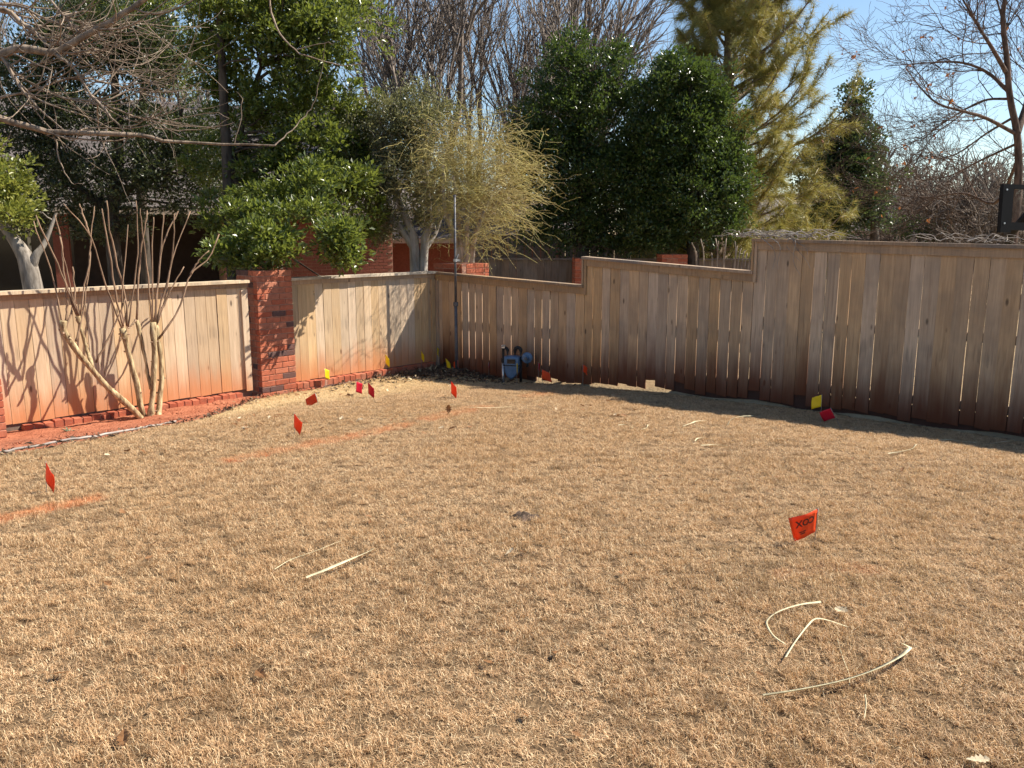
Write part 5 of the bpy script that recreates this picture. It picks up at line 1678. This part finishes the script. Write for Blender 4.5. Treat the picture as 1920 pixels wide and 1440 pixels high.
# --- marking flags on wire stakes
def flag(px, py, hc, mat, label, az=0.0, droop=0.03, curl=0.6, lean=(0.0, 0.0), w=0.10, h=0.125, group=None, text=False, fold=0.0, hang=0.0, near=None):
    """px, py = middle of the sheet in the photo; hc = its height above the grass"""
    if near:                                   # stands a little way off one of the fences
        n3 = np.array([*(LN if near[0] == 'L' else RN), 0.0]); o3 = np.array([0, 0, EYE]); d3 = ray(px, py)
        p = o3 + d3 * (((np.array([*CORNER, 0]) - o3) @ n3 + near[1]) / (d3 @ n3))
        zg = float(gz(p[0], p[1])); hc = max(0.08, p[2] - zg); p[2] = zg
    else:
        p = gnd(px, py, hc)
    root = thing('marker_flag', label, 'flag', p, 0, group)
    top = np.array([lean[0], lean[1], hc + h * 0.55])
    # the wire passes at the sheet's inner edge
    d0 = np.array([math.cos(az), math.sin(az), 0])
    mid = d0 * w * 0.5 * math.cos(min(1.2, curl * 0.5))
    wt = top - mid
    foot_ = wt - np.array([lean[0] * 1.6, lean[1] * 1.6, wt[2] + 0.08])
    MB().tube(curve([foot_, (foot_ + wt) / 2 + np.array([0.004, 0.003, 0]), wt + np.array([0, 0, 0.004])], 6), 0.0021, 6).build('wire_stake', M['wire'], root, smooth=True)
    nu, nv = 9, 7
    ax = unit(wt - foot_)
    V = np.zeros((nu, nv, 3))
    pos = np.zeros(3); a = az
    line = [np.zeros(3)]
    for i in range(1, nu):
        u = i / (nu - 1)
        a = az + curl * (u ** 1.3) + fold * math.sin(u * 5)
        pos = pos + np.array([math.cos(a), math.sin(a), 0]) * w / (nu - 1)
        line.append(pos.copy())
    for i in range(nu):
        u = i / (nu - 1)
        for j in range(nv):
            v = j / (nv - 1)
            V[i, j] = wt + line[i] * (1 - hang * v * u) - ax * h * v + np.array([0, 0, -droop * u - 0.35 * droop * u * u]) + 0.006 * math.sin(u * 6 + v * 4) * np.array([-math.sin(a), math.cos(a), 0]) * u
    idx = np.arange(nu * nv).reshape(nu, nv)
    F = np.stack([idx[:-1, :-1], idx[1:, :-1], idx[1:, 1:], idx[:-1, 1:]], -1).reshape(-1, 4)
    me = mesh_np('sheet', V, F, [mat], True)
    o = link('sheet', me, root)
    md = o.modifiers.new('thick', 'SOLIDIFY'); md.thickness = 0.0006
    if text:
        # the printed name, seen through from behind and so reversed
        cu = bpy.data.curves.new('lettering', 'FONT'); cu.body = 'COX'; cu.size = 0.047; cu.align_x = 'CENTER'; cu.align_y = 'CENTER'; cu.offset = 0.0012
        to = bpy.data.objects.new('lettering_src', cu); COL.objects.link(to)
        dg = bpy.context.evaluated_depsgraph_get()
        tm = bpy.data.meshes.new_from_object(to.evaluated_get(dg))
        bpy.data.objects.remove(to)
        co = np.array([v.co[:] for v in tm.vertices])
        # second, smaller line reads only as a dark smudge
        polys = [list(p_.vertices) for p_ in tm.polygons]

        def on_sheet(uu, vv):
            fi = np.clip(uu, 0, 1) * (nu - 1); i0 = int(min(nu - 2, fi)); fu = fi - i0
            fj = np.clip(vv, 0, 1) * (nv - 1); j0 = int(min(nv - 2, fj)); fv = fj - j0
            return (V[i0, j0] * (1 - fu) + V[i0 + 1, j0] * fu) * (1 - fv) + (V[i0, j0 + 1] * (1 - fu) + V[i0 + 1, j0 + 1] * fu) * fv
        e1 = V[nu - 1, 0] - V[0, 0]; e2 = V[0, nv - 1] - V[0, 0]
        nn_ = unit(np.cross(e1, e2)); vd = np.array([0, 0, EYE]) - p
        if nn_ @ vd < 0: nn_ = -nn_
        W = np.array([on_sheet(0.46 + c[0] / w, 0.36 - c[1] / h) + nn_ * 0.0016 for c in co])
        tme = bpy.data.meshes.new('lettering'); tme.from_pydata([tuple(q) for q in W], [], polys); tme.materials.append(M['ink'])
        link('lettering', tme, o)
        sm = []
        fs = []
        for q, (u0, u1, v0) in enumerate(((0.44, 0.56, 0.68), (0.58, 0.70, 0.68), (0.47, 0.66, 0.76))):
            sm += [on_sheet(u0, v0) + nn_ * 0.0016, on_sheet(u1, v0) + nn_ * 0.0016, on_sheet(u1, v0 + 0.045) + nn_ * 0.0016, on_sheet(u0, v0 + 0.045) + nn_ * 0.0016]
            fs.append([q * 4, q * 4 + 1, q * 4 + 2, q * 4 + 3])
        link('print_smudge', mesh_np('print_smudge', sm, np.array(fs), [M['ink']]), o)
    return root


FO, FR_, FY = M['flag_orange'], M['flag_red'], M['flag_yellow']
G = 'utility marking flags'
PI = math.pi
flag(1502, 978, 0.115, FO, 'large orange flag with black lettering in the near right lawn', PI + 0.12, 0.035, -0.25, (0.0, -0.02), 0.15, 0.125, G, True, 0.35, 0.3)
flag(85, 888, 0.13, FO, 'orange flag on the lawn beside the leftmost orange paint stroke', -0.85, 0.05, 0.5, (0.02, 0), 0.085, 0.115, G)
flag(554, 791, 0.13, FO, 'orange flag above the long orange paint stroke', -0.95, 0.05, 0.7, (0.01, 0), 0.1, 0.12, G, hang=0.3)
flag(591, 746, 0.09, FO, 'crumpled orange flag low beside the brick kerb', 2.6, 0.05, 1.3, (-0.03, 0), 0.11, 0.1, G, fold=0.5)
flag(670, 725, 0.12, FR_, 'dark red flag, left one of the pair before the sunlit kerb', 1.2, 0.03, -0.6, (0.015, 0), 0.1, 0.13, G)
flag(694, 729, 0.12, FR_, 'dark red flag, right one of the pair before the sunlit kerb', -0.9, 0.045, 0.5, (0, 0), 0.1, 0.13, G)
flag(849, 728, 0.12, FO, 'orange flag standing in the sun in front of the steel pole', -1.1, 0.04, 0.5, (0, 0), 0.1, 0.14, G)
flag(1023, 703, 0.17, FO, 'bright orange flag at the shade edge right of the gas meter', -0.6, 0.035, 0.9, (-0.01, 0), 0.11, 0.13, G, hang=-0.3, near=('R', 0.5))
flag(854, 682, 0.26, FO, 'orange flag in shade at the foot of the steel pole', 2.7, 0.03, -0.5, (0, 0), 0.09, 0.11, G, near=('R', 0.15))
flag(1098, 690, 0.24, FO, 'dull orange flag in shade close to the fence right of the meter', 0.5, 0.05, 0.5, (0.0, 0), 0.09, 0.1, G, near=('R', 0.12))
flag(1012, 687, 0.26, FR_, 'small red flag in deep shade just right of the gas meter', 1.0, 0.03, 0.6, (0, 0), 0.09, 0.11, G, near=('R', 0.12))
flag(918, 686, 0.24, FR_, 'small red flag in deep shade just left of the gas meter', 1.2, 0.03, 0.6, (0, 0), 0.08, 0.1, G, near=('R', 0.12))
flag(1565, 776, 0.14, FR_, 'red flag tilted on a bent wire before the tall fence run', 2.7, 0.04, -0.35, (-0.10, 0), 0.105, 0.11, G)
flag(1531, 752, 0.24, FY, 'yellow flag on an upright wire before the tall fence run', PI - 0.35, 0.03, -0.5, (0, 0), 0.095, 0.12, G)
flag(612, 700, 0.12, FY, 'yellow flag standing against the sunlit kerb beside the brick pillar', 1.25, 0.03, -0.5, (0, 0), 0.09, 0.135, G, near=('L', 0.17))
flag(725, 674, 0.20, FY, 'yellow flag in the shadow edge near the corner', -1.0, 0.045, 0.5, (0, 0), 0.09, 0.135, G, near=('L', 0.2))
flag(791, 666, 0.22, FY, 'yellow flag in the shaded fence corner, leftmost of three there', -1.2, 0.04, 0.6, (0, 0), 0.08, 0.12, G, near=('L', 0.2))
flag(822, 658, 0.30, FY, 'yellow flag in the shaded corner, the highest of three there', 1.0, 0.04, 0.5, (0, 0), 0.08, 0.12, G, near=('R', 0.12))
flag(841, 681, 0.22, FY, 'yellow flag in the shaded corner just left of the steel pole', -0.8, 0.05, 0.7, (-0.02, 0), 0.08, 0.13, G, near=('R', 0.2))
flag(971, 690, 0.22, FY, 'yellow flag standing in front of the gas meter', 1.1, 0.03, 0.8, (0, 0), 0.09, 0.14, G, near=('R', 0.42))


# --- long dry leaf blades dropped on the lawn
def blade(label, px_pts, w0, w1, lift=0.02, seed=0, arch=0.0):
    g = np.random.default_rng(seed)
    P = np.array([gnd(*p, 0.03) for p in px_pts])
    c = curve(P, 28)
    t = np.linspace(0, 1, 28)
    c[:, 2] = np.array([float(gz(x, y)) for x, y in c[:, :2]]) + lift * 0.6 + 0.015 + arch * np.sin(t * math.pi)
    T = unit(np.gradient(c, axis=0))
    B = unit(np.cross(T, np.array([0, 0, 1.0])))
    roll = 0.5 * np.sin(t * 3 + seed)
    B = unit(B * np.cos(roll)[:, None] + np.array([0, 0, 1.0]) * np.sin(roll)[:, None])
    N_ = np.cross(B, T)
    w = (w0 + (w1 - w0) * t) * (0.85 + 0.15 * np.sin(t * 9 + seed))
    w[-1] *= 0.25
    V = np.stack([c - B * w[:, None], c - N_ * (w * 0.45)[:, None], c + B * w[:, None], c - N_ * (w * 0.45 + 0.0015)[:, None]], 1)
    idx = np.arange(28 * 4).reshape(28, 4)
    F = np.concatenate([np.stack([idx[:-1, j], idx[1:, j], idx[1:, (j + 1) % 4], idx[:-1, (j + 1) % 4]], -1) for j in range(4)])
    o = link('dry_leaf_blade', mesh_np('dry_leaf_blade', V - P[0], F, [M['straw']], True), None, P[0])
    return tag(o, label, 'leaf blade', 'long dry leaf blades on the lawn')


blade('longest pale dry leaf blade curling up at its right end, near right lawn', [(1432, 1300), (1500, 1294), (1580, 1281), (1640, 1263), (1685, 1240), (1704, 1222), (1704, 1215), (1690, 1204)], 0.011, 0.006, 0.02, 1, 0.02)
blade('hooked pale dry leaf blade in the right lawn below the lettered flag', [(1540, 1127), (1500, 1132), (1462, 1144), (1441, 1158), (1438, 1170), (1450, 1190), (1475, 1208)], 0.005, 0.003, 0.02, 2)
blade('bent pale dry stalk inside the hooked blade', [(1473, 1230), (1492, 1203), (1515, 1175), (1530, 1163), (1555, 1165), (1590, 1174)], 0.004, 0.0025, 0.02, 3, 0.01)
blade('straight pale dry leaf blade in the left middle lawn', [(574, 1081), (610, 1073), (650, 1058), (680, 1043), (702, 1027)], 0.0085, 0.004, 0.02, 4, 0.02)
blade('thin dry stalk beside the straight blade', [(515, 1066), (545, 1048), (590, 1032), (640, 1012)], 0.002, 0.001, 0.02, 5)
blade('bent pale leaf blade on the lawn before the tall fence run', [(1666, 849), (1690, 845), (1710, 840), (1718, 832)], 0.010, 0.008, 0.02, 6)
blade('pale leaf blade at the shade edge of the tall fence', [(1764, 823), (1785, 824), (1810, 827), (1830, 829)], 0.009, 0.006, 0.02, 7)
blade('thin leaf blade in shade under the tall fence', [(1855, 831), (1875, 828), (1895, 826)], 0.005, 0.004, 0.02, 71)
blade('arched pale leaf blade left of the yellow flag', [(1364, 797), (1372, 786), (1390, 781), (1413, 780)], 0.006, 0.004, 0.03, 8)
blade('pale leaf blade end on the lawn before the middle fence run', [(1281, 798), (1295, 793), (1306, 789), (1325, 788)], 0.011, 0.003, 0.02, 9)
blade('small curled pale blade under the middle fence run', [(1303, 826), (1308, 821), (1320, 820)], 0.005, 0.004, 0.02, 10)
blade('thin flat pale blade below the small curled one', [(1315, 834), (1340, 833), (1365, 835)], 0.005, 0.003, 0.02, 11)
blade('curved pale blade on the lawn, left of a pair', [(1160, 796), (1175, 795), (1188, 802)], 0.009, 0.006, 0.02, 12)
blade('curved pale blade on the lawn, right of a pair', [(1203, 804), (1212, 801), (1215, 795)], 0.010, 0.006, 0.02, 13)
blade('looped pale strap lying in the corner litter', [(750, 713), (760, 707), (772, 712), (764, 714)], 0.012, 0.008, 0.03, 14)
blade('thin dark dry stalk across the far orange stroke', [(870, 764), (890, 763), (910, 764), (960, 762)], 0.005, 0.003, 0.02, 15)
blade('short pale stalk in the nearest right lawn', [(1622, 1300), (1624, 1318), (1621, 1345)], 0.003, 0.002, 0.02, 16)
blade('thin curling stalk above the longest blade', [(1570, 1190), (1580, 1225), (1592, 1255), (1594, 1278)], 0.0016, 0.001, 0.004, 17)


# --- fallen oak leaves
def oak_leaf_mesh(seed, mat):
    g = np.random.default_rng(seed)
    L = 0.085
    ts = np.linspace(0, 1, 11)
    lob = np.array([0.02, 0.10, 0.09, 0.24, 0.15, 0.32, 0.17, 0.3, 0.16, 0.17, 0.03]) * L * g.uniform(0.85, 1.15, 11)
    V = []
    curl = g.uniform(0.15, 0.5); bend = g.uniform(-0.4, 0.7)
    for t, w in zip(ts, lob):
        z = 0.02 + bend * L * (t - 0.5) ** 2
        V += [((t - 0.5) * L, -w, z + curl * w * g.uniform(0.5, 1.4)), ((t - 0.5) * L, 0, z), ((t - 0.5) * L, w, z + curl * w * g.uniform(0.5, 1.4))]
    idx = np.arange(33).reshape(11, 3)
    F = np.concatenate([np.stack([idx[:-1, j], idx[1:, j], idx[1:, j + 1], idx[:-1, j + 1]], -1) for j in range(2)])
    return mesh_np('oak_leaf', V, F, [mat])


LM = [oak_leaf_mesh(i, M['oak_leaf']) for i in range(5)] + [oak_leaf_mesh(10 + i, M['pale_leaf']) for i in range(4)]


def leaf(px, py, mi, sc_=1.0, tilt=0.5, label=None, group=None, z=0.012, g=random, zone=''):
    p = gnd(px, py, 0.02)
    o = link('oak_leaf', LM[mi], None, p + np.array([0, 0, z]), (g.uniform(-tilt, tilt), g.uniform(-tilt, tilt), g.uniform(0, 6.28)))
    o.scale = (sc_,) * 3
    return tag(o, label or (('small dry brown fallen leaf ' if mi < 5 else 'small bleached pale fallen leaf ') + zone), 'leaf', group or ('brown fallen leaves ' if mi < 5 else 'pale fallen leaves ') + zone)


o = leaf(841, 772, 0, 1.15, 0.1, 'brown oak leaf standing upright at the far orange stroke', 'brown fallen leaves', 0.05)
o.rotation_euler = (R(80), R(-90), 0.3)
leaf(493, 1265, 1, 0.8, 0.5, 'curled orange brown leaf in the near left lawn', 'brown fallen leaves')
leaf(108, 1268, 2, 0.8, 0.4, 'tan brown curled leaf at the near left edge', 'brown fallen leaves')
leaf(958, 1035, 6, 0.6, 0.6, 'small white leaf scrap beside an orange scrap in mid lawn', 'pale fallen leaves')
leaf(979, 1036, 3, 0.6, 0.6, 'orange leaf scrap in mid lawn', 'brown fallen leaves')
leaf(1462, 824, 7, 0.7, 0.3, 'small white scrap on the lawn before the yellow flag', 'pale fallen leaves')
leaf(1834, 1428, 5, 0.7, 0.5, 'pale chip at the bottom right corner of the lawn', 'pale fallen leaves')
leaf(1582, 1150, 6, 0.9, 0.3, 'pale folded leaf right of the hooked blade', 'pale fallen leaves')
leaf(237, 1385, 1, 0.75, 0.6, 'red brown leaf pair at the near left', 'brown fallen leaves')
ZONES = ((1090, 765, 12, 120, 14, 'on the lawn before the first fence step'), (640, 740, 16, 110, 8, 'near the pair of dark red flags'), (470, 785, 12, 70, 12, 'between the red bed and the long orange stroke'),
         (430, 800, 8, 80, 10, 'on the pale turf below the brick pillar'), (810, 800, 8, 120, 20, 'beside the far orange stroke'), (620, 790, 10, 120, 20, 'around the orange flag above the long stroke'),
         (1150, 780, 8, 110, 12, 'on the lawn before the middle fence run'), (250, 850, 8, 120, 8, 'along the edging of the red bed'), (300, 1000, 5, 280, 120, 'in the left lawn'), (900, 1000, 5, 500, 150, 'in the middle lawn'),
         (1500, 900, 6, 350, 70, 'in the lawn behind the lettered flag'), (960, 1250, 6, 800, 150, 'in the nearest lawn'), (560, 742, 8, 60, 5, 'beside the foot of the brick pillar'))
for x, y, n_, sx, sy, zone in ZONES:
    for k in range(n_):
        X_, Y_ = x + random.gauss(0, sx * 0.5), y + random.gauss(0, sy * 0.5)
        q = gnd(X_, Y_, 0.02)
        if (q[:2] - CORNER) @ RN < 0.25 or (q[:2] - CORNER) @ LN < 0.2: continue
        leaf(X_, Y_, random.choice([0, 1, 2, 3, 4] if y > 850 else [0, 1, 2, 3, 4, 0, 1, 2, 3, 4, 5, 6, 7, 8]), random.uniform(0.35, 0.65) if y > 850 else random.uniform(0.5, 0.95), zone=zone)

# --- bed edging, small rosette plant, corner litter, mole mound
P = [gnd(*p) for p in [(-60, 868), (0, 857), (36, 850), (100, 838), (170, 827), (250, 813), (330, 797)]]
c = curve(P, 30); c[:, 2] += 0.035 + rng.normal(0, 0.004, 30)
tag(MB().tube(c, 0.010, 8).build('bed_edging', M['edging'], smooth=True), 'thin pale edging strip between red bed and lawn', 'edging')

b = gnd(130, 817)
b[2] += 0.03
ro = thing('rosette_plant', 'small dusty green rosette plant in the red bed', 'plant', b)
g = np.random.default_rng(3)
for k in range(16):
    a = k * 2.4; e = g.uniform(0.15, 0.9)
    d = np.array([math.cos(a) * math.cos(e), math.sin(a) * math.cos(e), math.sin(e)]); L = g.uniform(0.07, 0.15)
    sd = np.array([-math.sin(a), math.cos(a), 0]) * 0.009
    V = [(0, 0, 0), d * L * 0.5 + sd, d * L - np.array([0, 0, 0.02]), d * L * 0.5 - sd, d * L * 0.5 - np.array([0, 0, 0.006])]
    link('leaf', mesh_np('leaf', V, np.array([[0, 1, 4], [1, 2, 4], [2, 3, 4], [3, 0, 4]]), [M['green_rosette']]), ro)

g = np.random.default_rng(33)
n = 2600
s_ = g.gamma(2.0, 0.35, n); off = np.abs(g.normal(0, 0.42, n)) + 0.05
u = g.random(n) < 0.5
P = np.array([(lp(a, o_) if q else rp(a * 1.0, o_)) for a, o_, q in zip(s_, off, u)])
okk = (((P[:, :2] - CORNER) @ RN) > 0.03) & (((P[:, :2] - CORNER) @ LN) > 0.10)
P = P[okk]; n = len(P)
P[:, 2] = gz(P[:, 0], P[:, 1]) + g.uniform(0.005, 0.05, n)
A = unit(g.normal(0, 1, (n, 3)) * np.array([1, 1, 0.35]))
V, F = leaf_mesh(P, A, g.uniform(0.03, 0.1, n), g.uniform(0.006, 0.022, n), g)
tag(link('leaf_litter', mesh_np('leaf_litter', V, F, [M['litter']])), 'dark leaf and twig litter heaped in the fence corner', 'leaf litter', None, 'stuff')
# loose litter along the bed and the kerb
n = 900
s_ = g.uniform(1.2, 7.5, n)
off = bed_edge(s_) + g.normal(0.02, 0.07, n)
P = np.array([lp(a, o_) for a, o_ in zip(s_, off)])
okk = ((P[:, :2] - CORNER) @ LN) > 0.12
P = P[okk]; n = len(P)
P[:, 2] = gz(P[:, 0], P[:, 1]) + g.uniform(0.01, 0.05, n)
A = unit(g.normal(0, 1, (n, 3)) * np.array([1, 1, 0.4]))
V, F = leaf_mesh(P, A, g.uniform(0.02, 0.07, n), g.uniform(0.004, 0.014, n), g)
tag(link('bed_litter', mesh_np('bed_litter', V, F, [M['litter']])), 'scattered leaf scraps along the edge of the red bed', 'leaf litter', None, 'stuff')

b = gnd(981, 972)
mb = MB()
V = []
for i, r_ in enumerate(np.linspace(0.0, 0.075, 7)):
    for k in range(18):
        a = k / 18 * 2 * math.pi
        rr = r_ * (1 + 0.25 * math.sin(a * 3 + 1) + 0.12 * math.sin(a * 7))
        V.append((rr * math.cos(a) * 1.25, rr * math.sin(a), 0.04 * math.cos(min(1, r_ / 0.075) * math.pi / 2) ** 1.2 + g.normal(0, 0.006) - 0.01))
idx = np.arange(7 * 18).reshape(7, 18)
F = np.stack([idx[:-1], np.roll(idx[:-1], -1, 1), np.roll(idx[1:], -1, 1), idx[1:]], -1).reshape(-1, 4)
tag(link('soil_mound', mesh_np('soil_mound', V, F[:, ::-1], [mat_simple('dark_crumbly_soil', (0.1, 0.065, 0.045), 0.95, 0, 0.5, 60, 1.0)], True), None, b), 'small dark crumbly soil mound in mid lawn', 'mound')

# clods and crumbs on the red bed
g = np.random.default_rng(91)
n = 900
s_ = g.uniform(3.0, 7.2, n)
P = np.array([lp(a, g.uniform(0.12, max(0.16, float(bed_edge(a)) + 0.06))) for a in s_])
P[:, 2] = gz(P[:, 0], P[:, 1]) + 0.03 + g.uniform(0, 0.008, n)
r = 0.004 + 0.016 * g.random(n) ** 3
octa = np.array([(1, 0, 0), (0, 1, 0), (-1, 0, 0), (0, -1, 0), (0, 0, 0.8), (0, 0, -0.8)], float)
V = P[:, None, :] + octa[None] * r[:, None, None] * g.uniform(0.6, 1.3, (n, 6, 1))
of = np.array([[0, 1, 4], [1, 2, 4], [2, 3, 4], [3, 0, 4], [1, 0, 5], [2, 1, 5], [3, 2, 5], [0, 3, 5]])
F = (np.arange(n)[:, None, None] * 6 + of[None]).reshape(-1, 3)
tag(link('soil_crumbs', mesh_np('soil_crumbs', V.reshape(-1, 3), F, [M['soil']])), 'loose red clay crumbs on the bed', 'soil', None, 'stuff')
